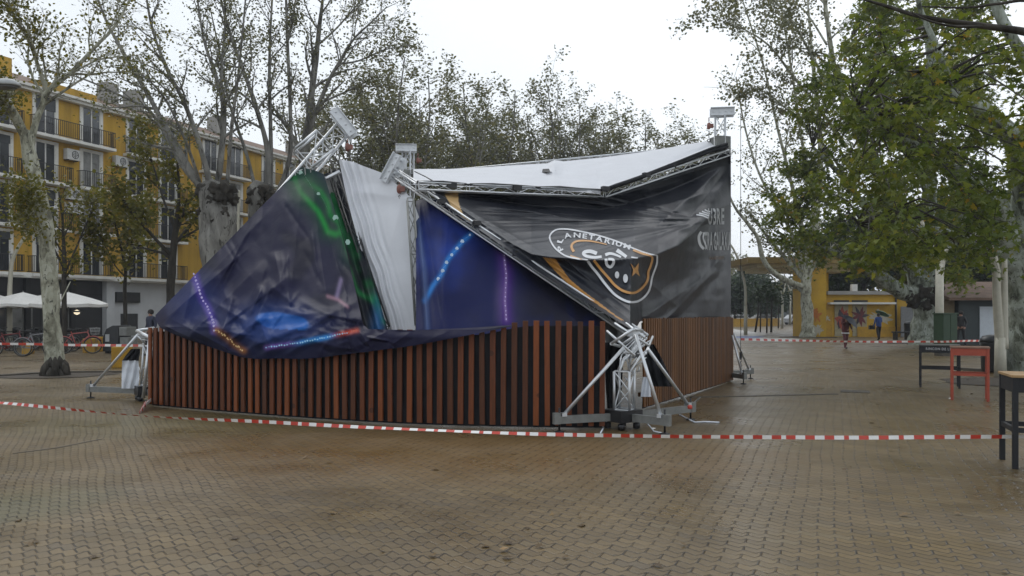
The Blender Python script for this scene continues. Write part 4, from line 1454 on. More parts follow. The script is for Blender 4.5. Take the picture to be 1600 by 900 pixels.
# front left mast
c = Vector((-6.72, 14.75, 0))
tl = thing("truss_mast", "toppled truss mast with tilted head beam rising over the navy banner", "truss mast", tuple(c))
base_block(tl, c)
k0 = at(264, 518, 14.5); k1 = at(533, 204, 15.75)
m = MB(); box_truss(m, k0, k1, .30, .42, .026, .012); m.build("mast", M['alu'], tl)
m = MB(); box_truss(m, c + Vector((.05, 0, .27)), c + Vector((.12, -.05, 1.0)), .22, .3, .019, .010, (.5, 1, 0)); m.build("mast_stub", M['alu'], tl)
m = MB()
for j in range(8):
    a = c + Vector((.12 + .12 * math.cos(j * 1.57 + .8), .12 * math.sin(j * 1.57 + .8), .98))
    b = k0 + Vector((rg.uniform(-.14, .14), rg.uniform(-.12, .12), rg.uniform(-.1, .12)))
    mid = (a + b) / 2 + Vector((rg.uniform(-.12, .1), rg.uniform(-.12, .12), rg.uniform(-.05, .1)))
    m.path([a, mid, b], .018 if j < 4 else .012, 6)
for j in range(16):
    a = at(rg.uniform(221, 236), rg.uniform(525, 600), 14.5 + rg.uniform(-.15, .1)); b = a + Vector((rg.uniform(-.16, .16), rg.uniform(-.1, .1), rg.uniform(-.16, .16)))
    m.tube(a, b, .010, 5)
m.build("crumpled_section", M['alu'], tl)
m = MB(); m.tube(at(214, 517, 14.6), at(237, 529, 14.2), .032, 8); m.tube(at(214, 517, 14.6), at(240, 513, 15.0), .032, 8); m.tube(at(234, 530, 14.25), at(224, 622, 14.3), .034, 8); m.build("sleeve", M['alu'], tl)
outriggers(tl, c, [(-1.30, .42), (.35, -.62)], [at(217, 521, 14.6), None])
m = MB()
sa, sb = at(474, 250, 15.38), at(507, 222, 15.5)
box_truss(m, sa, sb, .46, .45, .028, .012); m.tube(at(485, 292, 15.1), at(531, 268, 15.1), .035, 8)
m.build("sleeve", M['alu'], tl)
head_beam(tl, at(537, 193, 15.65), at(553, 213, 15.6) - at(520, 172, 15.7), k1 - k0, .66, .21, .16)
hoist(tl, at(543, 218, 15.5), .05)
m = MB()
for q in range(4): m.path([at(476 + q * 9, 262 + q * 3, 15.2), at(478 + q * 9, 278 + q * 2, 15.15), at(477 + q * 9, 286 + q * 5, 15.15)], .012, 5)
m.bar(at(507, 276, 15.2), at(520, 318, 14.95), .16, .03); m.bar(at(520, 270, 15.3), at(535, 330, 15.1), .10, .03)
m.build("bracket", M['alu_dull'], tl)

# standing rear masts
def standing(label, c, ztop, dirx, arms, sleeves):
    o = thing("truss_mast", label, "truss mast", tuple(c))
    base_block(o, c)
    m = MB(); box_truss(m, c + Vector((0, 0, .27)), c + Vector((0, 0, ztop - .2)), .23, .42, .024, .011, (.3, 1, 0)); m.build("mast", M['alu'], o)
    m = MB(); m.box(c + Vector((.0, 0, ztop - .95)), (.36, .36, .5), .3); m.build("sleeve", M['alu_dull'], o)
    ad = Vector((dirx, -.12, 0)).normalized()
    head_beam(o, c + Vector((0, 0, ztop - .1)) + ad * .05, ad, (0, 0, 1), .56, .2, .15)
    hoist(o, c + Vector((0, 0, ztop - .22)) - ad * .26 * (1 if dirx > 0 else 1), .10)
    outriggers(o, c, arms, sleeves)
    return o
cb = Vector((4.98, 19.15, 0))
br = standing("standing rear truss mast at the right corner behind the black banner", cb, 6.52, 1, [(.92, .55), (.28, -1.05)], [at(1146, 521, 18.7), at(1144, 524, 18.4)])
m = MB(); p = Vector((5.36, 18.75, 0))
m.tube(p + Vector((0, 0, .52)), p + Vector((0, 0, 6.3)), .007, 5)
for k in range(4): m.ring(p + Vector((0, 0, .50 - k * .06)), .028, .008, (1, 0, 0) if k % 2 else (0, 1, 0), 8, 4)
m.box(p + Vector((0, 0, .62)), (.05, .05, .16)); m.build("hoist_chain", M['iron'], br)
bl_ = standing("standing rear truss mast seen between the two toppled mast heads", Vector((-2.78, 21.4, 0)), 6.12, -1, [(-.8, .6), (.6, .8)], [None, None])

# the broken roof ring
rt = thing("roof_truss", "thin broken roof ring truss bent along the top of the black banner", "truss", tuple(at(940, 306, 16) * 1.0))
A, B, C_ = at(652, 291, 13.95), at(940, 303, 15.92), at(1136, 239, 18.95)
m = MB(); box_truss(m, A, B, .13, .34, .017, .008); m.build("bent_side", M['alu'], rt)
m = MB(); box_truss(m, B + Vector((.03, .03, 0)), C_, .13, .34, .017, .008); m.build("bent_side", M['alu'], rt)
m = MB(); box_truss(m, at(642, 276, 21.3), at(1126, 230, 19.5), .13, .4, .017, .008); m.build("rear_side", M['alu'], rt)
m = MB(); box_truss(m, at(520, 268, 15.35), at(601, 514, 12.85), .12, .34, .015, .008); m.build("fallen_side", M['black_metal'], rt)
m = MB(); box_truss(m, at(641, 312, 14.0), at(655, 514, 12.95), .11, .34, .013, .008); m.build("fallen_side", M['alu_dull'], rt)
m = MB()
m.path([A + Vector((0, -.05, .07))] + [A.lerp(B, k / 8) + Vector((0, -.07, .075 + .015 * math.sin(k * 2.3))) for k in range(1, 9)], .022, 6)
m.path([at(690, 291, 13.9), at(665, 276, 14.6), at(648, 268, 15.5)], .012, 5)
m.build("cable", M['black_metal'], rt)

# torn cloth at the foot of the front right mast
o = thing("torn_cloth", "black torn cloth flap hanging on the right of the snapped mast", "cloth", tuple(at(1030, 608, 11.9)))
def strip_sheet(parent, name, L, R_, rows, depth, mat, cols=14, amp=.03, seed=0):
    m = MB(); vs = []
    for j in range(rows + 1):
        y = L[0][1] + (L[-1][1] - L[0][1]) * j / rows
        xl = np.interp(y, [p[1] for p in L], [p[0] for p in L]); xr = np.interp(y, [p[1] for p in R_], [p[0] for p in R_])
        for i in range(cols + 1):
            x = xl + (xr - xl) * i / cols
            vs.append(at(x, y, depth + amp * math.sin(i * 1.1 + j * .35 + seed) + amp * nz2(x, y, .06, seed)))
    k = cols + 1
    m.add(vs, [(j * k + i, (j + 1) * k + i, (j + 1) * k + i + 1, j * k + i + 1) for j in range(rows) for i in range(cols)], 0, True)
    return m.build(name, mat, parent)
strip_sheet(o, "cloth", [(1008, 538), (1006, 570), (1012, 590), (1022, 604)], [(1022, 538), (1034, 560), (1048, 590), (1052, 608)], 16, 11.95, M['liner'], seed=1)
o = thing("torn_cloth", "black cloth hanging inside the gap left of the snapped mast", "cloth", tuple(at(955, 655, 12.0)))
strip_sheet(o, "cloth", [(944, 535), (946, 600), (950, 655)], [(975, 535), (972, 600), (968, 655)], 16, 12.4, M['liner'], seed=4)
o = thing("plastic_sheet", "white plastic sheet hanging at the snapped mast behind its right strut", "plastic sheet", tuple(at(1010, 628, 11.3)))
strip_sheet(o, "sheet", [(1004, 589), (1002, 610), (1001, 620)], [(1015, 594), (1017, 615), (1019, 628)], 12, 11.42, M['paper'], amp=.02, seed=2)
o = thing("grey_tarpaulin", "grey tarpaulin lining above the gap behind the fallen mast", "tarpaulin", tuple(at(960, 520, 12.9)))
strip_sheet(o, "cloth", [(930, 490), (944, 520), (950, 560)], [(985, 500), (1000, 520), (1003, 560)], 14, 12.95, plain("grey tarpaulin", (.17, .18, .19), .45, 0, .2, 2, .4), seed=3)
o = thing("plastic_sheet", "white plastic sheet hanging by the toppled mast foot at the left fence end", "plastic sheet", tuple(at(205, 607, 14.6)))
strip_sheet(o, "sheet", [(191, 563), (190, 590), (190, 607)], [(216, 558), (218, 590), (216, 606)], 14, 14.75, M['paper'], amp=.025, seed=5)
strip_sheet(o, "torn_edge", [(205, 545), (196, 556), (191, 563.5)], [(219, 540), (219, 550), (217, 560)], 8, 14.72, M['liner'], amp=.02, seed=6)

# loose white cables and straps at the foot of the mast
def cord(label, pts, r, mat=M['paper']):
    m = MB(); m.path(pts, r, 5)
    return tag(m.build("cable", mat, None, origin=tuple(pts[0])), label, "cable", "loose cables at the snapped mast")
G = lambda px, py: gp(px, py, .012)
cord("white cable running from the rear outrigger across the paving to the right", [G(1062, 648), G(1076, 655), G(1086, 660), G(1102, 659), G(1124, 660)], .012)
cord("white strap running from the mast base down to the tape at its left", [at(950, 655, 11.1), G(944, 667), G(938, 677)], .010)
cord("white cable trailing from mast base below the right outrigger", [at(1000, 650, 11.4), at(1012, 662, 11.1), G(1022, 674), G(1042, 678)], .010)
cord("grey cable along the foot of the brown side fence", [G(1000, 643), G(1050, 640), G(1078, 634), G(1094, 621)], .012, M['alu_dull'])
o = thing("tape_scrap", "tangled scrap of red and white tape by the left mast foot", "tape", tuple(G(222, 642)))
m = MB()
for k in range(6):
    a, b = G(218 + k * 2, 646 - k), G(226 + k * 2, 632 + k)
    m.bar(a + Vector((0, 0, .02 * k)), b + Vector((0, 0, .03 + .02 * k)), .004, .05, mat=k % 2)
m.build("strip", [M['tape_red'], M['tape_white']], o)
m = MB(); p = gp(1078, 636, .26); m.lathe(p, [(.01, -.03), (.034, -.025), (.036, .015), (.02, .03)], 10)
tag(m.build("marker_cap", M['tape_red'], None, origin=tuple(p)), "small red cap on the rear outrigger end", "cap")

# ------------------------------------------------------------------ barrier tapes
def tape(label, pts, w, seg, twist=.5, seed=0):
    P = [Vector((x, y, z)) for x, y, z in pts]
    fine = resample(P, .05)
    m = MB(); s = 0; n = len(fine)
    prev = None
    for i, (p, d) in enumerate(fine):
        a = twist * noise.noise(Vector((i * .013, seed, 0))) * 2.2
        up = Vector((0, 0, 1)) * math.cos(a) + Vector((-d.y, d.x, 0)) * math.sin(a)
        wob = Vector((0, 0, .012 * noise.noise(Vector((i * .03, seed, 4)))))
        cur = (p + wob + up * w / 2, p + wob - up * w / 2)
        if prev is not None:
            k = int(i * .05 / seg) % 2
            m.add([prev[0], prev[1], cur[1], cur[0]], [(0, 1, 2, 3)], k)
        prev = cur
    return tag(m.build("barrier_tape", [M['tape_red'], M['tape_white']], None, origin=tuple(P[0])), label, "barrier tape", "red and white barrier tapes")


def smooth3(pts, n=10):
    P = [Vector(p) for p in pts]; out = []
    for i in range(len(P) - 1):
        p0, p1, p2, p3 = P[max(i - 1, 0)], P[i], P[i + 1], P[min(i + 2, len(P) - 1)]
        for s in range(n):
            t = s / n
            out.append(.5 * ((2 * p1) + (p2 - p0) * t + (2 * p0 - 5 * p1 + 4 * p2 - p3) * t * t + (3 * p1 - p0 - 3 * p2 + p3) * t ** 3))
    out.append(P[-1]); return out


tape("red and white barrier tape strung low across the paving before the fence", smooth3([at(-160, 616, 13), at(0, 629, 11.6), at(210, 648.5, 10.6), at(500, 664, 9.8), at(800, 677, 9.35), at(1040, 681.5, 9.05), at(1300, 683.5, 8.7), at(1572, 682.5, 8.35), at(1700, 681, 8.2)]), .043, .092, 1.1, 1)
tape("red and white barrier tape at hip height behind the left plane tree", smooth3([at(-80, 536, 24), at(60, 538, 24), at(160, 539.5, 23), at(226, 540, 22)]), .07, .26, .3, 2)
tape("red and white barrier tape crossing the walkway from side fence to tables", smooth3([at(1146, 530, 22), at(1320, 533.5, 26), at(1440, 534, 27), at(1548, 532, 22.5)]), .062, .20, .6, 3)

# ------------------------------------------------------------------ tables
def table(label, c, rot, size, hgt, mat, top_mat, leg=.045, apron=.10, rail_z=.38, rail=True, shelf=None):
    o = thing("high_table", label, "table", tuple(c), "high tables along the right of the walkway")
    R = Matrix.Rotation(rot, 3, 'Z')
    L = lambda x, y, z: Vector(c) + R @ Vector((x, y, z))
    sx_, sy_ = size
    for a, b in ((-1, -1), (1, -1), (1, 1), (-1, 1)):
        m = MB(); m.box(L(a * (sx_ / 2 - leg / 2), b * (sy_ / 2 - leg / 2), (hgt - .03) / 2), (leg, leg, hgt - .03), M=R); m.build("leg", mat, o, bevel=.004)
    m = MB()
    for b in (-1, 1):
        m.box(L(0, b * (sy_ / 2 - leg / 2), hgt - .031 - apron / 2), (sx_ - 2 * leg - .002, leg * .8, apron), M=R)
        m.box(L(b * (sx_ / 2 - leg / 2), 0, hgt - .031 - apron / 2), (leg * .8, sy_ - 2 * leg - .002, apron), M=R)
    m.build("apron", mat, o)
    if rail:
        m = MB()
        for b in (-1, 1):
            m.box(L(0, b * (sy_ / 2 - leg / 2), rail_z), (sx_ - 2 * leg - .002, leg * .7, .05), M=R)
            m.box(L(b * (sx_ / 2 - leg / 2), 0, rail_z), (leg * .7, sy_ - 2 * leg - .002, .05), M=R)
        m.build("foot_rail", mat if shelf is None else shelf, o)
    m = MB(); m.box(L(0, 0, hgt - .015), (sx_ + .02, sy_ + .02, .028), M=R); m.build("tabletop", top_mat, o, bevel=.004)
    return o, R, L


A22 = math.radians(68)
t1, R, L = table("red high table with red foot rail between the two black tables", (8.52, 14.9, 0), math.radians(62), (.56, .62), .99, M['red_paint'], plain("worn red top", (.22, .12, .08), .5), .048, .13, .48)
t2, R, L = table("farther black high table with white lettering beside the red table", (9.32, 17.45, 0), math.radians(64), (.60, .78), .93, M['table_black'], plain("grey worn top", (.10, .10, .095), .4), .042, .14, .42)
m = MB()
w = text_flat(MB(), "RINCON DE LEY", lambda x, y: Vector(), .085, .085, .1)
text_flat(m, "RINCON DE LEY", lambda x, y: L(-.3025 - .0, .27 - x * (.54 / w), .815 + y * .9), .085, .085, .1)
m.build("lettering", M['print_grey'], t2)
t3, R, L = table("nearest black high table with plywood top at the right edge", (5.62, 8.38, 0), math.radians(70), (.62, .78), .97, M['table_black'], M['plywood'], .052, .15, .40)
for side in (0, 1):
    m = MB()
    for ln, (tx, z, sz) in enumerate((("BODEGA", .862, .075), ("DE LEY", .80, .05))):
        w = text_flat(MB(), tx, lambda x, y: Vector(), sz, sz, .1)
        if side == 0: text_flat(m, tx, lambda x, y: L(-.3125, w / 2 - x, z + y * .8), sz, sz, .1)
        else: text_flat(m, tx, lambda x, y: L(-w / 2 + x, -.3925, z + y * .8), sz, sz, .1)
    m.build("lettering", M['print_white'], t3)

# ------------------------------------------------------------------ street furniture
def y_lamp(label, base, h, r, arms, group="cream forked street lamps"):
    o = thing("street_lamp", label, "street lamp", tuple(base), group)
    b = Vector(base)
    m = MB(); m.path([b, b + Vector((0, 0, h * .5)), b + Vector((0, 0, h))], [r * 1.1, r, r * .95], 10); m.build("pole", M['lamp_cream'], o)
    for pts, headed in arms:
        m = MB(); P = [b + Vector(p) for p in pts]; P = smooth3(P, 5)
        m.path(P, list(np.linspace(r * .9, r * .42, len(P))), 8); a = m.build("arm", M['lamp_cream'], o)
        if headed:
            e = P[-1]; d = (P[-1] - P[-2]).normalized(); d.z *= .2; d.normalize()
            m = MB()
            Mx = Matrix((d, Vector((0, 0, 1)).cross(d).normalized(), Vector((0, 0, 1)))).transposed() @ Matrix.Diagonal((1.5, 1, 1))
            m.lathe(e + d * .2, [(.03, .13), (.13, .10), (.20, .02), (.21, -.03), (.19, -.035)], 14, M=Mx)
            hd = m.build("lamp_head", M['lamp_grey'], a)
            m = MB(); m.lathe(e + d * .2 - Vector((0, 0, .045)), [(.17, 0), (.15, -.03), (.05, -.05)], 12, M=Mx); m.build("lens", M['lens'], hd)
    return o


g1 = gp(1165, 523.5)
y_lamp("tall cream lamp post bowed left beside the fence end at the walkway", (g1.x, g1.y, 0), 2.2, .13, [([(0, 0, 2.2), (-.1, 0, 4.0), (-.9, 0, 6.4), (-2.4, 0, 8.2)], False)])
for px, py, s, lb in ((1222.5, 513, 1.0, "first forked cream lamp post in the row along the far path"), (1234.5, 508, 1.0, "second forked cream lamp post in the row along the far path"), (1251, 504, 1.0, "thin farthest forked cream lamp post left of the kiosk tree")):
    b = gp(px, py); k = b.y / 87
    y_lamp(lb, (b.x, b.y, 0), 3.6 * k, .12 * k, [([(0, 0, 3.6 * k), (-.25 * k, 0, 4.3 * k), (-.55 * k, 0, 4.9 * k), (-1.0 * k, 0, 5.4 * k)], False), ([(0, 0, 3.6 * k), (.2 * k, 0, 4.1 * k), (.3 * k, 0, 4.7 * k), (.2 * k, 0, 5.3 * k)], False)])
b = Vector(((1468 - 800) * 31 / F, 31, 0)); q = lambda px, py, D=31: tuple(at(px, py, D) - b)
y_lamp("forked cream lamp post rising behind the green utility box", tuple(b), 2.6 + .9, .15, [([q(1469, 426), q(1464, 400), q(1452, 378), q(1440, 345)], False), ([q(1469, 430), q(1473, 408), q(1480, 386)], False)])
b = gp(1563, 590); q = lambda px, py, D=b.y: tuple(at(px, py, D) - b)
y_lamp("near cream double lamp post in front of the mottled plane trunk", tuple(b), 1.0, .13, [([q(1563, 540), q(1558, 470), q(1556, 420), q(1548, 388), q(1536, 372), q(1520, 366)], False), ([q(1568, 545), q(1569, 470), q(1570, 405)], False)])
# lamps left
b = Vector(((-40 - 800) * 17 / F, 17, 0)); q = lambda px, py, D=17: tuple(at(px, py, D) - b)
y_lamp("grey domed street lamp head entering at the upper left corner", tuple(b), 5.6, .09, [([(0, 0, 5.6), (.1, 0, 6.1), (.30, 0, 6.4), q(-6, 133)], True)], "street lamps before the ochre facade")
b = Vector(((8 - 800) * 43 / F, 40, 0)); q = lambda px, py, D=40: tuple(at(px, py, D) - b)
b = at(15, 527, 40); b.z = 0; q = lambda px, py, D=40: tuple(at(px, py, D) - b)
y_lamp("slim cream lamp post curving up behind the left parasols", tuple(b), 2.4, .13, [([q(15, 465), q(16, 440), q(20, 405), q(36, 374), q(62, 340), q(74, 328)], True)], "street lamps before the ochre facade")
b = at(372, 530, 40); b.z = 0; q = lambda px, py, D=40: tuple(at(px, py, D) - b)
y_lamp("street lamp with pale head beside the thick pollarded trunk", tuple(b), 5.0, .11, [([(0, 0, 5.0), (0, 0, 6.2), q(374, 303), q(371, 299)], True)], "street lamps before the ochre facade")

# white parasols
def parasol(label, px, D, R_=1.65, zr=2.02, zt=2.62):
    b = Vector(((px - 800) * D / F, D, 0))
    o = thing("parasol", label, "parasol", tuple(b), "cream parasols of the cafe terrace")
    m = MB(); n = 8; vs = [b + Vector((0, 0, zt))]; K = 5
    for r in range(1, K + 1):
        for j in range(n * 4):
            a = 2 * math.pi * j / (n * 4) + .2
            q = r / K
            sag = .5 + .5 * math.cos(a * n - .2 * n)
            rr_ = R_ * q * (1 - .06 * (1 - sag))
            vs.append(b + Vector((rr_ * math.cos(a), rr_ * math.sin(a), zr + (zt - zr) * (1 - q) ** .85 * 1.0 + .05 * sag * q)))
    N4 = n * 4
    fs = [(0, 1 + j, 1 + (j + 1) % N4) for j in range(N4)]
    for r in range(K - 1):
        for j in range(N4): fs.append((1 + r * N4 + j, 1 + (r + 1) * N4 + j, 1 + (r + 1) * N4 + (j + 1) % N4, 1 + r * N4 + (j + 1) % N4))
    m.add(vs, fs)
    base = 1 + (K - 1) * N4
    for j in range(N4):                                    # short valance
        p, p2 = vs[base + j], vs[base + (j + 1) % N4]
        m.add([p, p2, p2 - Vector((0, 0, .14 + .02 * math.sin(j))), p - Vector((0, 0, .14 + .02 * math.sin(j - 1)))], [(0, 1, 2, 3)])
    m.build("canopy", M['canvas'], o)
    m = MB(); m.tube(b, b + Vector((0, 0, zt - .02)), .028, 8); m.lathe(b + Vector((0, 0, zt - .02)), [(.03, 0), (.035, .05), (.01, .09)], 8); m.build("pole", M['alu_dull'], o)
    m = MB(); m.box(b + Vector((0, 0, .04)), (.6, .6, .08)); m.build("base", M['kerb'], o)
parasol("cream parasol cut by the left picture edge", -12, 40)
parasol("cream parasol second from the left behind parked bicycles", 36, 38, 1.75)
parasol("cream parasol partly hidden between two others near the left plane tree", 66, 43, 1.7)
parasol("rightmost cream parasol reaching past the left plane trunk", 107, 38, 1.75)

# yellow blocks
for px, py, D, s, lb in ((191, 574, 24.3, .62, "nearest yellow concrete block beside the left mast outrigger"), (153, 549, 34, .62, "yellow concrete block left of the dark recycling container"), (141, 551, 33, .58, "yellow concrete block right behind the pink bicycle"), (44, 553, 30.5, .45, "yellow concrete block behind the black bicycles")):
    b = gp(px, py)
    m = MB(); m.box((b.x, b.y, s / 2), (s * .8, s * .8, s), .25)
    tag(m.build("concrete_block", M['bollard'], None, origin=tuple(b), bevel=.02), lb, "bollard", "yellow concrete blocks on the square")

# recycling container
b = gp(190, 551)
o = thing("recycling_container", "rounded dark container with pale front beside the yellow block", "container", tuple(b))
m = MB()
prof = [(-.5, .08), (-.5, .62), (-.36, .98), (-.1, 1.12), (.14, 1.12)]
pr = prof + [(.14, .08)]
n = len(pr)
vs = [b + Vector((x, y, z)) for y in (-.55, .55) for x, z in pr]
m.add(vs, [tuple(range(n)), tuple(reversed(range(n, 2 * n)))] + [(i, n + i, n + (i + 1) % n, (i + 1) % n) for i in range(n)])
m.build("body", M['bin'], o, bevel=.02)
m = MB(); m.box(b + Vector((.30, -.1, .88)), (.32, .85, .36)); m.box(b + Vector((.34, -.1, .45)), (.36, .8, .40)); m.build("front_panel", M['alu_dull'], o, bevel=.02)
m = MB(); m.box(b + Vector((-.30, -.562, .62)), (.16, .02, .30)); m.build("label_plate", M['print_grey'], o)
m = MB()
for x in (-.4, .3): m.box(b + Vector((x, 0, .04)), (.1, .9, .08))
m.build("foot", M['iron'], o)

# green utility box, bins on the right
b = gp(1477, 556)
o = thing("utility_box", "dark green utility cabinet standing before the forked lamp post", "utility box", tuple(b))
m = MB(); m.box(b + Vector((0, 0, .85)), (.62, .5, 1.46), .2); m.box(b + Vector((0, 0, 1.6)), (.68, .56, .05), .2); m.build("cabinet", M['green_box'], o, bevel=.01)
m = MB(); m.box(b + Vector((0, 0, .06)), (.58, .46, .115), .2); m.build("plinth", M['kerb'], o)
R2_ = Matrix.Rotation(.2, 3, 'Z')
for s in (-1, 1):
    m = MB(); m.box(b + R2_ @ Vector((s * .15, -.256, .86)), (.28, .016, 1.36), .2); m.build("door", M['green_box'], o)
def bin_(label, b, r, h):
    o = thing("litter_bin", label, "litter bin", tuple(b), "dark litter bins on the square")
    m = MB(); m.lathe(b + Vector((0, 0, .03)), [(r * .8, 0), (r * .9, .05), (r, h * .75), (r * 1.02, h * .8)], 14); m.build("drum", M['bin'], o)
    m = MB(); m.lathe(b + Vector((0, 0, .03 + h * .8)), [(r * 1.06, 0), (r * 1.05, h * .06), (r * .8, h * .16), (r * .2, h * .2)], 14); m.build("lid", M['bin'], o)
b = gp(1549, 582); bin_("dark domed litter bin behind the red table", b, .27, 1.0)
b = Vector((kx(1421, 50), 50, 0)); bin_("dark litter bin by the grey hoarding at the kiosk", b, .30, 1.1)
b = Vector((kx(1408, 49), 49, 0))
o = thing("bench", "low dark bench by the litter bin before the kiosk", "bench", tuple(b))
m = MB(); m.box(b + Vector((0, 0, .46)), (.95, .5, .1)); m.build("seat", M['bin'], o)
m = MB()
for s in (-1, 1): m.box(b + Vector((s * .36, 0, .2)), (.12, .42, .405))
m.build("support", M['bin'], o)

# ------------------------------------------------------------------ bicycles
def bicycle(label, c, rot, col, basket=False):
    o = thing("bicycle", label, "bicycle", tuple(c), "bicycles parked by the cafe terrace")
    R = Matrix.Rotation(rot, 3, 'Z'); c = Vector(c)
    L = lambda x, y, z: c + R @ Vector((x, y, z))
    ax = R @ Vector((0, 1, 0))
    fm = plain(col[0], col[1], .35)
    for x in (-.52, .52):
        m = MB(); m.ring(L(x, 0, .34), .32, .021, ax, 24, 6); w = m.build("wheel", M['rubber'], o)
        m = MB(); m.ring(L(x, 0, .34), .295, .011, ax, 24, 5)
        for k in range(14):
            a = 2 * math.pi * k / 14
            m.tube(L(x, 0, .34), L(x + .29 * math.cos(a), 0, .34 + .29 * math.sin(a)), .0035, 4, caps=False)
        m.tube(L(x, -.05, .34), L(x, .05, .34), .022, 8); m.build("rim", M['alu_dull'], w)
        m = MB(); m.path([L(x + .36 * math.cos(a), 0, .34 + .36 * math.sin(a)) for a in np.linspace(.5, 2.7, 9)], .020, 5); m.build("mudguard", fm, o)
    m = MB()
    bb, st, hd, hd2 = L(-.06, 0, .30), L(-.22, 0, .80), L(.34, 0, .86), L(.38, 0, .72)
    for a, b_ in ((bb, st), (st, hd), (bb, hd2), (L(-.52, .03, .34), st), (L(-.52, .03, .34), bb), (hd, L(.52, .04, .34)), (hd, L(.36, 0, .95)), (st, L(-.25, 0, .90))): m.tube(a, b_, .021, 7)
    m.build("frame", fm, o)
    m = MB(); m.path([L(.30, -.28, 1.0), L(.38, -.2, 1.03), L(.37, 0, .97), L(.38, .2, 1.03), L(.30, .28, 1.0)], .013, 6); m.build("handlebar", M['iron'], o)
    m = MB(); m.path([L(-.38, 0, .93), L(-.28, 0, .94), L(-.12, 0, .93)], [.075, .06, .02], 8); m.build("saddle", M['rubber'], o)
    m = MB(); m.ring(L(-.06, .04, .30), .085, .01, ax, 16, 5); m.tube(L(-.06, .05, .30), L(.05, .08, .20), .012, 5); m.tube(L(-.06, -.05, .30), L(-.17, -.08, .40), .012, 5); m.build("crank", M['iron'], o)
    if basket:
        m = MB()
        for z in (.78, .9, 1.02): m.ring(L(.60, 0, z), .15 + (z - .78) * .15, .008, (0, 0, 1), 14, 4)
        for k in range(14):
            a = 2 * math.pi * k / 14; m.tube(L(.6 + .15 * math.cos(a), .15 * math.sin(a), .78), L(.6 + .186 * math.cos(a), .186 * math.sin(a), 1.02), .005, 4)
        m.build("basket", M['lamp_grey'], o)
BK = ("black bicycle enamel", (.015, .015, .018)); PK = ("pink-red bicycle enamel", (.40, .10, .09)); GR = ("grey bicycle enamel", (.20, .20, .21)); RD = ("dark red bicycle enamel", (.16, .02, .02))
for px, py, rot, col, bs, lb in ((14, 557, .25, RD, False, "dark red bicycle cut by the left picture edge"), (58, 557, .1, GR, False, "grey bicycle with yellow block behind it left of plane trunk"), (122, 553, .35, PK, True, "pink-red bicycle with front basket right of plane trunk"),
                             (-6, 549, .4, BK, False, "black bicycle at the picture edge behind the dark red one"), (92, 548, -.2, GR, False, "grey bicycle mostly hidden by the left plane trunk"), (134, 549, .15, BK, False, "black bicycle leaning behind the pink-red one"), (36, 546, -.1, BK, False, "black bicycle half hidden behind the dark red one"), (70, 546, .2, BK, False, "black bicycle leaning behind the grey one by the plane trunk")):
    b = gp(px, py); bicycle(lb, (b.x, b.y, 0), rot, col, bs)
# cafe furniture under the parasols
def chair(px, D, rot):
    b = Vector(((px - 800) * D / F, D, 0)); R = Matrix.Rotation(rot, 3, 'Z')
    L = lambda x, y, z: b + R @ Vector((x, y, z))
    o = thing("cafe_chair", "dark cafe chair under the cream parasols behind the bicycles", "chair", tuple(b), "dark cafe chairs under the parasols")
    m = MB(); m.box(L(0, 0, .45), (.42, .42, .035), M=R); m.build("seat", M['iron'], o)
    m = MB(); m.box(L(0, .2, .72), (.40, .03, .36), M=R); m.build("backrest", M['iron'], o)
    for sx_ in (-1, 1):
        for sy_ in (-1, 1):
            m = MB(); m.tube(L(sx_ * .18, sy_ * .18, 0), L(sx_ * .18, sy_ * .19, .9 if sy_ > 0 else .432), .014, 6); m.build("leg", M['iron'], o)
for i, px in enumerate((-6, 8, 30, 47, 60, 100, 112)):
    chair(px, 37 + (i % 3), i * 1.3)
for i, px in enumerate((0, 40, 106)):
    b = Vector(((px + 6 - 800) * 38.5 / F, 38.5, 0))
    o = thing("cafe_table", ("dark cafe table under the leftmost parasol", "dark cafe table under the second parasol", "dark cafe table under the rightmost parasol")[i], "table", tuple(b), "dark cafe tables under the parasols")
    m = MB(); m.lathe(b + Vector((0, 0, .72)), [(.01, 0), (.36, 0), (.36, .03), (.01, .03)], 16); m.build("tabletop", M['iron'], o)
    m = MB(); m.tube(b + Vector((0, 0, .02)), b + Vector((0, 0, .719)), .03, 8); m.lathe(b, [(.24, 0), (.22, .02), (.05, .04)], 12); m.build("leg", M['iron'], o)

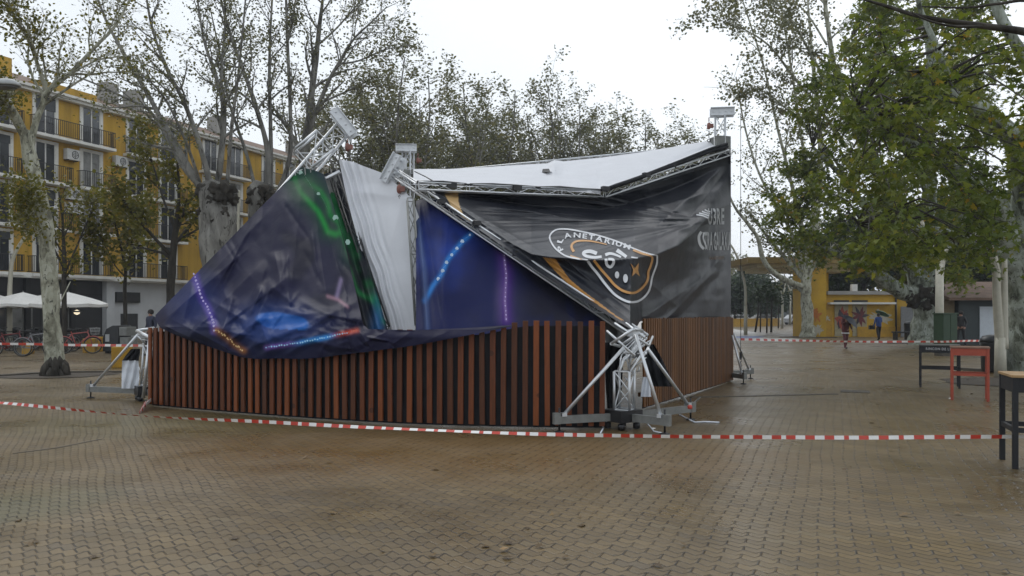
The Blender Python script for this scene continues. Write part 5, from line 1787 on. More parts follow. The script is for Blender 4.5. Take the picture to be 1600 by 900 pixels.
# ------------------------------------------------------------------ people
def person(label, base, rot, top_col, leg_col, lean=0.0, arms=None, hair=(.02, .015, .012), h=1.7, stride=.12, hood=False):
    "one continuous skinned figure, coloured by region, facing +Y before rotation"
    k = h / 1.7
    V, E, Rr = [], [], []
    def add(p, r, par=None):
        V.append(Vector(p) * k); Rr.append(r * k)
        if par is not None: E.append((par, len(V) - 1))
        return len(V) - 1
    ln = lambda z: lean * max(0, z - .95)
    pel = add((0, 0, .95), .15)
    bel = add((0, ln(1.10), 1.10), .145, pel); che = add((0, ln(1.3), 1.30), .155, bel); nk0 = add((0, ln(1.45), 1.44), .085, che)
    nk = add((0, ln(1.5) + .01, 1.50), .058, nk0); hd = add((0, ln(1.6) + .025, 1.585), .092, nk); tp = add((0, ln(1.66) + .02, 1.655), .07, hd)
    fc = add((0, ln(1.6) + .085, 1.575), .035, hd)
    for s in (-1, 1):
        hip = add((s * .09, 0, .88), .10, pel); kn = add((s * .10, .03 + s * stride * .6, .50), .068, hip)
        an = add((s * .10, s * stride * 1.2 - .03, .09), .046, kn); toe = add((s * .11, s * stride * 1.2 + .13, .045), .042, an)
        sh = add((s * .17, ln(1.41), 1.40), .072, che)
        el, wr = (arms or {}).get(s, ((s * .25, ln(1.15) - .03, 1.12), (s * .24, ln(1.0) + .12, .92)))
        e = add(el, .050, sh); w_ = add(wr, .034, e)
        d = (Vector(wr) - Vector(el)).normalized()
        pm = add(Vector(wr) + d * .07, .034, w_)
        side = d.orthogonal().normalized()
        for q in range(4):
            f1 = add(Vector(wr) + d * .12 + side * (.027 - .018 * q), .011, pm); add(Vector(wr) + d * (.165 + .01 * (q in (1, 2))) + side * (.030 - .02 * q) + d.cross(side) * .012, .009, f1)
        th = add(Vector(wr) + d * .06 + side * .055, .012, w_); add(Vector(wr) + d * .10 + side * .07, .010, th)
    me = bpy.data.meshes.new("person"); me.from_pydata([tuple(v) for v in V], E, []); ob = bpy.data.objects.new("person", me); COL.objects.link(ob)
    sk = ob.modifiers.new("skin", 'SKIN'); ob.modifiers.new("sub", 'SUBSURF').levels = 1
    sl_ = me.skin_vertices[0].data
    for i, r in enumerate(Rr): sl_[i].radius = (r, r)
    sl_[0].use_root = True
    dg = bpy.context.evaluated_depsgraph_get(); dg.update()
    nm = bpy.data.meshes.new_from_object(ob.evaluated_get(dg)); bpy.data.objects.remove(ob)
    o = bpy.data.objects.new("person", nm); COL.objects.link(o)
    nm.materials.clear()
    for mt in (plain(label[:18] + " jacket", top_col, .6, 0, .2, 8), plain(label[:18] + " trousers", leg_col, .7, 0, .2, 8), plain("skin", (.36, .20, .14), .5), plain("shoes", (.02, .018, .017), .5)):
        nm.materials.append(mt)
    for p in nm.polygons:
        z = p.center.z / k; p.use_smooth = True
        near_hand = any((p.center - Vector(((arms or {}).get(s, (0, (s * .24, ln(1.0) + .12, .92)))[1])) * k).length < .20 * k and (p.center - Vector(((arms or {}).get(s, ((s * .25, ln(1.15) - .03, 1.12), 0))[0])) * k).length > .24 * k for s in (-1, 1))
        p.material_index = 3 if z < .085 else 1 if z < .86 else 2 if (near_hand or (z > 1.47 and not hood)) else 0
    o.location = base; o.rotation_euler = (0, 0, rot)
    tag(o, label, "person")
    m = MB()                                                   # hair, or hood
    hc = Vector((0, ln(1.6) - .005, 1.615)) * k
    m.lathe(hc, [(.02, -.10), (.088, -.07), (.108, .0), (.09, .06), (.05, .092), (.01, .10)], 12, M=Matrix.Scale(k, 3))
    a = m.build("hood" if hood else "hair", plain(label[:14] + " hair", top_col if hood else hair, .7)); a.parent = o
    for s in (-1, 1):                                          # eyes, on the face
        m = MB(); m.lathe(Vector((s * .032, ln(1.6) + .108, 1.60)) * k, [(.004, -.01), (.012, 0), (.004, .01)], 8); a = m.build("eye", M['iron']); a.parent = o
    return o


def umbrella(label, hand, top, R_, col, sag=.32):
    "open umbrella: the shaft runs from the hand to the top"
    hand, top = Vector(hand), Vector(top)
    d = (top - hand).normalized(); s = d.orthogonal().normalized(); t = d.cross(s)
    o = thing("umbrella", label, "umbrella", tuple(hand))
    Mx = Matrix((s, t, d)).transposed()
    m = MB(); n = 8; vs = [top]; N4 = 32
    for r in range(1, 6):
        q = r / 5
        for j in range(N4):
            a = 2 * math.pi * j / N4; sc_ = 1 - .07 * q * (.5 - .5 * math.cos(a * n))
            vs.append(top + Mx @ Vector((R_ * q * sc_ * math.cos(a), R_ * q * sc_ * math.sin(a), -sag * q * q)))
    fs = [(0, 1 + j, 1 + (j + 1) % N4) for j in range(N4)]
    for r in range(4):
        for j in range(N4): fs.append((1 + r * N4 + j, 1 + (r + 1) * N4 + j, 1 + (r + 1) * N4 + (j + 1) % N4, 1 + r * N4 + (j + 1) % N4))
    m.add(vs, fs, 0, True); m.build("canopy", plain(col[0], col[1], .45), o)
    m = MB(); m.tube(hand, top + d * .06, .008, 6)
    for k in range(8):
        a = 2 * math.pi * k / 8; m.tube(top - d * .2, top + Mx @ Vector((R_ * .55 * math.cos(a), R_ * .55 * math.sin(a), -sag * .32)), .004, 4)
    m.build("shaft", M['iron'], o)


b = gp(1321, 545.5)
ps = person("person in maroon coat and trousers carrying a dark umbrella across the wet paving", tuple(b), math.radians(190), (.10, .018, .022), (.085, .016, .020), .12, {1: ((.24, .10, 1.16), (.16, .26, 1.30)), -1: ((-.25, .0, 1.12), (-.22, .16, .95))}, h=1.62, hood=True)
R_ = Matrix.Rotation(math.radians(190), 3, 'Z')
umbrella("dark navy umbrella held tilted over the shoulder of the person in maroon", b + Vector((-.16, -.26, 1.02)), b + Vector((.16, -.42, 1.40)), .46, ("dark navy umbrella cloth", (.014, .016, .025)), .22)
m = MB(); m.ring(b + Vector((0, 0, .72)), .145, .035, (0, 0, 1), 16, 6)
a = m.build("sash", M['print_white']); a.location = -Vector(b); a.parent = ps; a.location = (0, 0, 0)
for v in a.data.vertices: v.co -= Vector(b)
a.rotation_euler = (0, 0, 0); ps_inv = R_.inverted()
for v in a.data.vertices: v.co = ps_inv @ v.co
b = gp(1373, 532)
person("person in bright blue jacket and dark trousers walking away towards the kiosk", tuple(b), math.radians(5), (.02, .07, .27), (.014, .014, .018), .05, {1: ((.23, .06, 1.14), (.18, .28, 1.28)), -1: ((-.26, .0, 1.12), (-.27, .10, .92))}, h=1.62)
umbrella("small green umbrella held up before the yellow kiosk wall", b + Vector((.18, .30, 1.24)), b + Vector((.42, .36, 1.70)), .42, ("green umbrella cloth", (.07, .20, .12)), .12)
m = MB(); q = b + Vector((-.36, .12, .78)); m.box(q, (.34, .14, .24)); m.ring(q + Vector((0, 0, .16)), .07, .012, (0, 1, 0), 12, 5)
tag(m.build("bag", M['bin'], None, origin=tuple(q)), "dark bag carried by the person in blue jacket", "bag")
b = Vector((at(1502, 530, 38.5).x, 38.5, 0))
person("person in black clothes standing by the green utility box", tuple(b), math.radians(120), (.012, .012, .014), (.012, .012, .014), .04, h=1.72)
b = gp(1241, 509.5); person("tiny dark figure walking on the far path between the lamp posts", tuple(b), 0.2, (.02, .022, .03), (.015, .015, .02), .02, h=1.7)
b = Vector((at(236, 530, 30).x, 30, 0)); person("person in dark navy jacket standing left behind the fence end", tuple(b), math.radians(150), (.02, .026, .055), (.02, .02, .025), .02, h=1.75)

# ------------------------------------------------------------------ trees
LEAF_STAR = []
for k, (a, r) in enumerate(((-90, .12), (-35, .42), (-5, .95), (28, .48), (55, 1.0), (75, .55), (90, 1.15), (105, .55), (125, 1.0), (152, .48), (185, .95), (215, .42))):
    LEAF_STAR.append((r * math.cos(math.radians(a)) * .5, r * math.sin(math.radians(a)) * .5 + .1))
LEAF_DIA = [(0, -.5), (.32, 0), (0, .5), (-.32, 0)]
LEAF_HEX = [(0, -.5), (.34, -.2), (.40, .18), (0, .5), (-.40, .18), (-.34, -.2)]


def leaves(name, pos, size, shape, mat, parent, seed=1, droop=.35, tone=None):
    rg = np.random.default_rng(seed)
    pos = np.asarray(pos, dtype=np.float64)
    N = len(pos)
    if N == 0: return None
    sh = np.array(shape); k = len(sh)
    nrm = rg.normal(size=(N, 3)); nrm[:, 2] = np.abs(nrm[:, 2]) + droop
    nrm /= np.linalg.norm(nrm, axis=1)[:, None]
    ref = rg.normal(size=(N, 3)); s = np.cross(nrm, ref); s /= np.linalg.norm(s, axis=1)[:, None]; t = np.cross(nrm, s)
    sz = np.asarray(size) * rg.uniform(.65, 1.25, N)
    fold = rg.uniform(.05, .35, N)
    P = pos[:, None, :] + (s[:, None, :] * sh[None, :, 0, None] + t[:, None, :] * sh[None, :, 1, None] + nrm[:, None, :] * (np.abs(sh[None, :, 0, None]) * -fold[:, None, None])) * sz[:, None, None]
    P -= np.array(wloc(parent))[None, None, :]
    me = bpy.data.meshes.new(name)
    me.vertices.add(N * k); me.vertices.foreach_set("co", P.astype(np.float32).ravel())
    me.loops.add(N * k); me.loops.foreach_set("vertex_index", np.arange(N * k, dtype=np.int32))
    me.polygons.add(N); me.polygons.foreach_set("loop_start", np.arange(0, N * k, k, dtype=np.int32))
    me.materials.append(mat)
    me.update(calc_edges=True)
    tv = rg.beta(2.0, 2.6, N) if tone is None else np.clip(np.asarray(tone) + rg.normal(0, .12, N), 0, 1)
    a = me.attributes.new("tone", 'FLOAT', 'POINT'); a.data.foreach_set("value", np.repeat(tv, k).astype(np.float32))
    o = bpy.data.objects.new(name, me); COL.objects.link(o); o.parent = parent
    return o


class Grow:
    def __init__(self, seed):
        self.m = MB(); self.tips = []; self.r = random.Random(seed)

    def branch(self, p, d, L, r, lvl, maxl, spec, sides):
        rg = self.r
        seg = 4 if lvl < maxl else 3
        pts, rad = [p], [r]
        d = d.normalized()
        for i in range(seg):
            d = (d + Vector((rg.gauss(0, 1), rg.gauss(0, 1), rg.gauss(0, 1))) * spec['wob'] + Vector((0, 0, 1)) * spec['up']).normalized()
            p = p + d * (L / seg); pts.append(p); rad.append(max(.004, r * (1 - .72 * (i + 1) / seg)))
        self.m.path(pts, rad, sides[min(lvl, len(sides) - 1)], 0, False)
        self.kids(pts, rad, L, lvl, maxl, spec, sides)

    def kids(self, pts, rad, L, lvl, maxl, spec, sides, t0=.22):
        rg = self.r
        k = len(pts) - 1
        if lvl < maxl:
            n = spec['n'][min(lvl, len(spec['n']) - 1)]
            for j in range(n):
                t = t0 + (1 - t0) * (j + rg.random()) / n
                i = min(k - 1, int(t * k)); f = t * k - i
                q = pts[i].lerp(pts[i + 1], f); dd = (pts[i + 1] - pts[i]).normalized()
                ax = dd.orthogonal(); ax.rotate(Matrix.Rotation(rg.uniform(0, 6.283), 3, dd))
                c = dd.copy(); c.rotate(Matrix.Rotation(math.radians(rg.uniform(*spec['ang'])), 3, ax))
                rr_ = rad[i] + (rad[i + 1] - rad[i]) * f
                self.branch(q, c, L * spec['ratio'] * rg.uniform(.6, 1.15) * (1.15 - .5 * t), max(.004, rr_ * .55), lvl + 1, maxl, spec, sides)
        if lvl >= maxl - spec.get('leaf_lv', 1):
            for i in range(1, k + 1):
                for _ in range(spec['lf']):
                    if rg.random() < spec['dens']:
                        q = pts[i].lerp(pts[i - 1], rg.random() * .8)
                        s = spec['scat']
                        self.tips.append((q.x + rg.gauss(0, s), q.y + rg.gauss(0, s), q.z + rg.gauss(0, s) - s * .3))


SPEC = dict(wob=.13, up=.05, n=[7, 5, 4], ang=(22, 55), ratio=.48, lf=2, dens=.5, scat=.12, leaf_lv=1)


def spec(**k): d = dict(SPEC); d.update(k); return d


def traced_tree(name, label, base, limbs, bark, leafm, leaf_size, sp, maxl, seed, shape=LEAF_DIA, group=None, bare=(), trunk_first=True, tone=None, sides=(9, 6, 5, 3, 3)):
    "limbs: lists of (pixel x, pixel y, distance, radius) - the limbs seen in the photo, each at its own distance"
    base = Vector(base); base.z = 0
    o = thing(name, label, "tree", tuple(base), group)
    G_ = Grow(seed)
    for i, lb in enumerate(limbs):
        P = [at(a, b, c) for a, b, c, r in lb]; R_ = [r for a, b, c, r in lb]
        if P[0].z < .3: P[0].z = -.1
        fine = smooth3(P, 5)
        tt = np.linspace(0, len(P) - 1, len(fine))
        rad = [float(np.interp(t, range(len(P)), R_)) for t in tt]
        if i == 0 and trunk_first:
            for j in range(len(rad)):
                zz = fine[j].z
                if zz < .8: rad[j] *= 1 + .35 * (1 - max(0, zz) / .8) ** 2
        wd = max(6, min(14, int(6 + rad[0] * 18)))
        G_.m.path(fine, rad, wd, 0, True, True, .28 if rad[0] > .1 else .12)
        if i not in bare:
            L = sum((b - a).length for a, b in zip(fine[:-1], fine[1:]))
            G_.kids(fine, rad, min(L, sp.get('cap', 7.0)), 0, maxl, sp, sides, sp.get('t0', .3))
    G_.m.build("trunk", bark, o)
    leaves("crown", G_.tips, leaf_size, shape, leafm, o, seed, tone=tone)
    return o, G_


TP = sp_ = None
# left plane tree near the outrigger
D = 21.0
traced_tree("plane_tree", "pale leaning plane tree with blackened foot at the left before the bicycles", gp(85, 587),
    [[(86, 590, D, .24), (84, 540, D, .21), (80, 480, D, .205), (76, 420, D, .20), (70, 350, D, .19), (58, 290, D, .17), (44, 235, D, .16), (40, 205, D, .15)],
     [(46, 235, D, .10), (56, 190, D + .2, .085), (68, 160, D + .3, .075), (74, 143, D + .3, .07), (112, 112, D + .6, .06), (150, 72, D + .8, .045), (180, 40, D + 1, .035), (205, -5, D + 1.3, .025)],
     [(72, 143, D + .3, .055), (62, 110, D, .05), (44, 62, D - .4, .042), (20, 20, D - 1, .03), (0, -40, D - 1.5, .02)],
     [(40, 215, D, .13), (22, 180, D - .3, .12), (8, 160, D - .6, .10), (-14, 130, D - 1, .08), (-60, 90, D - 1.5, .05)],
     [(74, 400, D, .03), (55, 340, D - .6, .02), (40, 300, D - .9, .012)],
     [(80, 500, D, .02), (110, 440, D + .8, .012)]],
    M['bark_plane'], M['leaf_olive'], .085, spec(n=[16, 9, 5], dens=.25, lf=2, scat=.22, ratio=.42, cap=5.0, t0=.25, wob=.17), 3, 31, LEAF_HEX, bare=(0, 5))
for i_, (px, py, r) in enumerate(()): pass
m = MB(); b = gp(86, 587)
for k in range(12):
    a = 2 * math.pi * k / 12
    m.path([b + Vector((.27 * math.cos(a), .27 * math.sin(a), -.03)), b + Vector((.245 * math.cos(a), .245 * math.sin(a), .22 + .16 * math.sin(k * 2.7))), b + Vector((.20 * math.cos(a), .20 * math.sin(a), .34 + .16 * math.sin(k * 2.7)))], [.10, .075, .02], 6)
root = m.build("dark_root_flare", M['bark_dark']); 
for ob in COL.objects:
    if ob.get('label', '').startswith("pale leaning plane tree"):
        root.parent = ob; root.location = -ob.location
def burr(parent, items, mat, seed):
    "swollen, lumpy pruning scars"
    rg = random.Random(seed)
    for c, r in items:
        bm = bmesh.new(); bmesh.ops.create_icosphere(bm, subdivisions=3, radius=r)
        for v in bm.verts:
            n_ = v.co.normalized()
            v.co = v.co * (1 + .75 * noise.noise(n_ * 1.8 + c) + .40 * noise.noise(n_ * 5 + c))
            v.co += c - wloc(parent)
        me = bpy.data.meshes.new("burr"); bm.to_mesh(me); bm.free()
        me.materials.append(mat)
        for p in me.polygons: p.use_smooth = True
        o = bpy.data.objects.new("burr", me); COL.objects.link(o); o.parent = parent


# pollarded plane behind the tent, fan of stems
D = 28.0
PT, _ = traced_tree("plane_tree", "thick pollarded plane with fan of tall stems behind the navy banner", at(345, 530, D),
    [[(345, 565, D, .62), (344, 480, D, .56), (342, 400, D, .60), (340, 340, D, .66), (338, 305, D, .62), (345, 285, D, .34)],
     [(322, 305, D, 0.144), (305, 280, D, 0.122), (288, 250, D, 0.112), (262, 205, D + .3, 0.101), (238, 160, D + .5, 0.086), (200, 95, D + .8, 0.065), (165, 30, D + 1, 0.047), (140, -40, D + 1.2, 0.029)],
     [(330, 300, D - .2, 0.115), (316, 240, D - .4, 0.094), (290, 165, D - .6, 0.079), (262, 110, D - .8, 0.061), (238, 45, D - 1, 0.043), (225, -30, D - 1.2, 0.029)],
     [(338, 295, D + .2, 0.122), (345, 250, D + .2, 0.108), (349, 170, D + .3, 0.101), (336, 115, D + .4, 0.065), (318, 60, D + .5, 0.043), (305, -30, D + .5, 0.029)],
     [(349, 175, D + .3, 0.065), (346, 110, D + .6, 0.058), (352, 40, D + .8, 0.043), (350, -40, D + 1, 0.029)],
     [(320, 300, D, 0.086), (285, 260, D + 1, 0.072), (240, 180, D + 1.4, 0.058), (190, 150, D + 1.8, 0.043), (120, 120, D + 2, 0.029), (60, 110, D + 2.2, 0.018)],
     [(312, 285, D, 0.065), (290, 220, D - 1, 0.050), (255, 150, D - 1.6, 0.036), (215, 110, D - 2, 0.022)],
     [(355, 290, D, 0.072), (362, 200, D - .6, 0.058), (372, 120, D - 1, 0.043), (380, 40, D - 1.4, 0.032), (386, -30, D - 1.6, 0.022)]],
    M['bark_grey'], M['leaf_thin'], .088, spec(n=[16, 7, 4], dens=.27, lf=2, scat=.18, ratio=.26, cap=7.5, t0=.25, up=.06), 3, 32, LEAF_HEX, bare=(0,))
D = 29.5
QT, _ = traced_tree("plane_tree", "pollarded plane with five slim upright stems beside the thick one", at(412, 530, D),
    [[(412, 560, D, .42), (410, 440, D, .40), (408, 330, D, .46), (406, 300, D, .44), (410, 285, D, .25)],
     [(418, 300, D, 0.115), (418, 235, D, 0.101), (405, 185, D - .2, 0.090), (392, 143, D - .3, 0.079), (370, 82, D - .6, 0.061), (350, 20, D - .8, 0.043), (338, -40, D - 1, 0.029)],
     [(424, 300, D + .2, 0.086), (423, 200, D + .2, 0.076), (421, 120, D + .3, 0.065), (423, 40, D + .4, 0.043), (428, -40, D + .5, 0.029)],
     [(430, 310, D + .5, 0.094), (452, 250, D + .5, 0.086), (454, 180, D + .5, 0.076), (449, 60, D + .5, 0.058), (446, -40, D + .5, 0.036)],
     [(450, 62, D + .5, 0.043), (458, 30, D + .7, 0.036), (464, -30, D + .9, 0.022)],
     [(400, 300, D, 0.072), (385, 240, D + .5, 0.065), (358, 160, D + .8, 0.050), (345, 90, D + 1, 0.036), (330, 20, D + 1.2, 0.022)]],
    M['bark_grey'], M['leaf_thin'], .088, spec(n=[16, 7, 4], dens=.27, lf=2, scat=.18, ratio=.25, cap=7.5, t0=.25), 3, 33, LEAF_HEX, bare=(0,))
burr(PT, [(at(320, 300, 27.8), .26), (at(336, 298, 27.6), .25), (at(354, 297, 27.6), .28), (at(345, 310, 27.55), .24), (at(328, 316, 27.6), .2), (at(362, 312, 27.8), .22), (at(316, 330, 27.7), .16), (at(350, 332, 27.55), .17), (at(333, 345, 27.5), .14)], M['bark_dark'], 1)
burr(QT, [(at(400, 300, 29.3), .26), (at(414, 298, 29.2), .25), (at(424, 306, 29.2), .22), (at(395, 314, 29.3), .2), (at(440, 310, 29.5), .2), (at(410, 318, 29.2), .18)], M['bark_dark'], 2)
D = 31.0
traced_tree("plane_tree", "tall forked plane tree behind the left mast head leaning to the right", at(470, 530, D),
    [[(468, 560, D, .28), (470, 400, D, .26), (473, 300, D, .23), (476, 240, D, .20), (482, 195, D, .15), (490, 120, D, .12), (497, 60, D, .09), (504, 0, D, .06), (508, -50, D, .04)],
     [(477, 236, D, 0.094), (492, 180, D - .2, 0.086), (512, 130, D - .3, 0.072), (530, 98, D - .4, 0.061), (552, 62, D - .6, 0.043), (580, 35, D - .8, 0.032), (605, 10, D - 1, 0.022)],
     [(528, 100, D - .4, 0.043), (560, 95, D + .2, 0.032), (600, 78, D + .6, 0.022), (640, 70, D + 1, 0.014)],
     [(500, 162, D - .2, 0.050), (530, 148, D + .5, 0.040), (560, 137, D + 1, 0.029), (610, 134, D + 1.4, 0.014)],
     [(497, 70, D, 0.043), (525, 45, D + .5, 0.036), (560, 5, D + 1, 0.025), (585, -30, D + 1.5, 0.014)]],
    M['bark_grey'], M['leaf_thin'], .088, spec(n=[16, 7, 4], dens=.27, lf=2, scat=.18, ratio=.34, cap=7.0, t0=.35), 3, 34, LEAF_HEX)
# dark street trees before the facade
D = 31.0
traced_tree("street_tree", "dark stemmed street tree with yellow-green leaves before the ochre facade", at(265, 530, D),
    [[(265, 560, D, .17), (266, 500, D, .16), (267, 440, D, .15), (271, 390, D, .13), (276, 345, D, .10), (280, 300, D, .06), (276, 240, D, .035)],
     [(268, 400, D, .08), (240, 370, D - .5, .06), (205, 330, D - 1, .045), (185, 300, D - 1.2, .03)],
     [(270, 385, D, .08), (295, 355, D + .5, .06), (315, 325, D + 1, .04), (330, 300, D + 1.2, .025)],
     [(274, 360, D, .06), (255, 310, D + .5, .045), (240, 260, D + .8, .03), (225, 215, D + 1, .02)]],
    M['bark_dark'], M['leaf_olive'], .16, spec(n=[8, 5, 3], dens=.45, lf=3, scat=.24, ratio=.34, cap=5.0, t0=.4, wob=.2), 3, 35, LEAF_HEX)
D = 35.0
traced_tree("street_tree", "small thin street tree behind the dark recycling container", at(196, 540, D),
    [[(196, 552, D, .09), (196, 500, D, .085), (195, 450, D, .08), (196, 425, D, .07), (190, 390, D, .05), (180, 350, D - .3, .035), (172, 310, D - .4, .02)],
     [(196, 425, D, .05), (210, 395, D + .3, .04), (222, 355, D + .6, .03), (235, 320, D + .8, .018)],
     [(195, 432, D, .035), (180, 415, D - .4, .028), (165, 385, D - .7, .02), (150, 360, D - 1, .014)],
     [(196, 430, D, .03), (205, 380, D - .5, .022), (200, 330, D - .8, .015)]],
    M['bark_dark'], M['leaf_olive'], .18, spec(n=[7, 4, 3], dens=.42, lf=3, scat=.20, ratio=.36, cap=3.6, t0=.35, wob=.2), 3, 36, LEAF_HEX)
D = 33.0
traced_tree("street_tree", "street tree with tawny leaves behind the left plane trunk", at(100, 540, D),
    [[(100, 552, D, .12), (101, 500, D, .11), (100, 450, D, .10), (100, 400, D, .08), (98, 350, D, .05), (92, 300, D, .03)],
     [(100, 430, D, .05), (118, 390, D + .3, .04), (135, 350, D + .5, .03), (150, 320, D + .8, .02)],
     [(100, 420, D, .05), (80, 380, D - .3, .04), (62, 345, D - .5, .03), (40, 320, D - .8, .02)]],
    M['bark_dark'], M['leaf_olive'], .16, spec(n=[7, 4, 3], dens=.4, lf=3, scat=.24, ratio=.38, cap=3.8, t0=.4, wob=.2), 3, 37, LEAF_HEX)


# trees seen over the roof: each with its own trunk, fan of limbs and thin crown
def fan_tree(name, label, c, h, spread, seed, bark, leafm, sp, nl=6, th=.28, r0=.26, leaf_size=.2, maxl=3, group=None, shape=LEAF_DIA):
    o = thing(name, label, "tree", tuple(c), group)
    G_ = Grow(seed); rg = G_.r
    c = Vector(c)
    hd = c + Vector((rg.uniform(-.3, .3), rg.uniform(-.3, .3), h * th))
    G_.m.path([c - Vector((0, 0, .1)), c.lerp(hd, .5) + Vector((rg.uniform(-.1, .1), 0, 0)), hd], [r0 * 1.25, r0, r0 * .85], 8)
    for i in range(nl):
        a = 2 * math.pi * (i + rg.random() * .6) / nl
        tl = rg.uniform(.25, 1.0) if i else .05
        d = Vector((math.cos(a) * spread * tl, math.sin(a) * spread * tl, h * (1 - th) * rg.uniform(.78, 1.0)))
        P = [hd]; k = 6; p = hd
        L = d.length
        dd = (d * 1.0); dd.z *= .8; dd.normalize()
        for s in range(k):
            dd = (dd + Vector((rg.gauss(0, .09), rg.gauss(0, .09), .07))).normalized(); p = p + dd * L / k; P.append(p)
        rad = [r0 * .52 * (1 - .85 * s / k) + .008 for s in range(k + 1)]
        G_.m.path(P, rad, 6, 0, False)
        G_.kids(P, rad, L, 0, maxl, sp, (6, 4, 3, 3), .15)
    G_.m.build("trunk", bark, o)
    leaves("crown", G_.tips, leaf_size, shape, leafm, o, seed)
    return o


FS = spec(n=[14, 6, 4], ang=(24, 62), ratio=.32, dens=.46, lf=2, scat=.20, up=.05, wob=.12)
gr = "grey-green planes beyond the tent roof"
protos = [fan_tree("plane_tree", "", (0, 0, 0), 17.0, 4.3, 51 + i, M['bark_grey'], M['leaf_thin'], FS, 7 + i % 2, .2, .22, .19, 3, gr) for i in range(3)]
def plc(i, proto, px, D, s, rz, label):
    c = protos[proto] if used[proto] == 0 else copy_tree(protos[proto])
    used[proto] += 1
    c.location = ((px - 800) * D / F, D, 0); c.rotation_euler = (0, 0, rz); c.scale = (s[0], s[0], s[1])
    c['label'] = label
used = [0, 0, 0]
for i, (px, D, top, w, pr, lb) in enumerate((
    (614, 44, 45, 1.0, 0, "tall plane just right of the left mast head beyond the roof"), (668, 47, 45, .95, 1, "tall twiggy plane rising above the standing rear mast head"), (716, 56, 140, .9, 2, "low plane filling the gap over the roof left of the peaked one"),
    (770, 54, 82, .95, 0, "peaked plane tallest in the middle of the roof line row"), (822, 60, 120, .9, 1, "plane between the two highest crowns over the white roof"), (868, 56, 95, .85, 2, "narrow high crowned plane over the roof vent tear"),
    (918, 62, 148, 1.05, 0, "rounded plane right of the narrow high crown over the roof"), (968, 60, 122, 1.05, 1, "broad dense plane over the right half of the white roof"), (1014, 66, 158, 1.0, 2, "lower plane sloping down towards the right rear mast"),
    (1052, 68, 182, .95, 0, "rightmost low plane of the row beyond the roof"), (560, 52, 90, .9, 2, "plane seen through the stems left of the white hanging cloth"), (640, 60, 130, .9, 0, "farther plane behind the standing rear mast"), (740, 66, 165, .9, 1, "far low plane behind the peaked one"), (845, 70, 165, .9, 0, "far low plane behind the narrow high crown"))):
    h = H + (490 - top) * D / F
    plc(i, pr, px, D, (w * h / 17.0 * 1.12, h / 19.6), i * 1.9, lb)

# right side -------------------------------------------------------------
D = 54.0
traced_tree("plane_tree", "slender pale plane with long leaning limbs left of the yellow kiosk", gp(1262, 527),
    [[(1262, 530, D, .40), (1262, 490, D, .36), (1259, 455, D, .36), (1262, 420, D, .30), (1275, 330, D, .24), (1282, 220, D, .17), (1270, 100, D, .10), (1262, 0, D, .06)],
     [(1256, 448, D, .20), (1232, 440, D - .6, .18), (1208, 425, D - 1, .165), (1192, 404, D - 1.2, .15), (1184, 372, D - 1.5, .13), (1165, 345, D - 1.8, .11), (1145, 318, D - 2, .08), (1132, 280, D - 2.5, .05)],
     [(1258, 440, D, .16), (1238, 415, D + 1, .14), (1214, 388, D + 1.5, .115), (1190, 358, D + 2, .09), (1170, 330, D + 2.5, .06)],
     [(1260, 430, D, .15), (1235, 360, D + .5, .12), (1205, 310, D + 1, .10), (1180, 255, D + 1.5, .08), (1162, 190, D + 2, .06), (1150, 120, D + 2.5, .04)],
     [(1264, 400, D, .15), (1240, 300, D - 1, .12), (1215, 200, D - 1.5, .09), (1195, 110, D - 2, .07), (1170, 30, D - 2.5, .05), (1150, -30, D - 3, .03)],
     [(1275, 330, D, .13), (1255, 230, D + 1, .11), (1240, 130, D + 1.5, .08), (1225, 40, D + 2, .06), (1215, -30, D + 2.5, .04)]],
    M['bark_plane'], M['leaf_thin'], .17, spec(n=[14, 6, 4], dens=.30, lf=2, scat=.34, ratio=.26, cap=12.0, t0=.2, wob=.16), 3, 41, LEAF_HEX, bare=(1,))
# twiggy plane high on the right, its trunk hidden by the green crown
D = 44.0
traced_tree("plane_tree", "twiggy brown-grey plane reaching over the walkway top right of tent", (22.6, D, 0),
    [[(1444, 538, D, .30), (1436, 440, D, .28), (1400, 330, D, .26), (1352, 230, D, .22), (1315, 150, D, .17), (1296, 60, D, .12), (1285, -40, D, .08)],
     [(1322, 230, D, .11), (1280, 170, D - .6, .09), (1240, 120, D - 1.2, .07), (1200, 70, D - 1.8, .05), (1150, 40, D - 2.4, .03), (1100, 25, D - 3, .015)],
     [(1305, 160, D, .09), (1270, 90, D - .4, .075), (1235, 30, D - .8, .055), (1190, -20, D - 1.2, .035)],
     [(1330, 290, D, .09), (1290, 230, D - 1, .07), (1250, 190, D - 1.6, .05), (1205, 150, D - 2, .035), (1165, 132, D - 2.4, .02)],
     [(1292, 70, D, .06), (1250, 10, D + 1, .045), (1200, 0, D + 1.5, .03), (1150, -10, D + 2, .02)],
     [(1200, 70, D - 1.8, .02), (1160, 90, D - 2.2, .014), (1140, 132, D - 2.4, .010), (1100, 136, D - 2.6, .007)]],
    M['bark_plane'], M['leaf_thin'], .16, spec(n=[14, 6, 4], dens=.42, lf=2, scat=.24, ratio=.34, cap=7.0, t0=.3, wob=.2, up=.0), 3, 42, LEAF_HEX, bare=(5,))


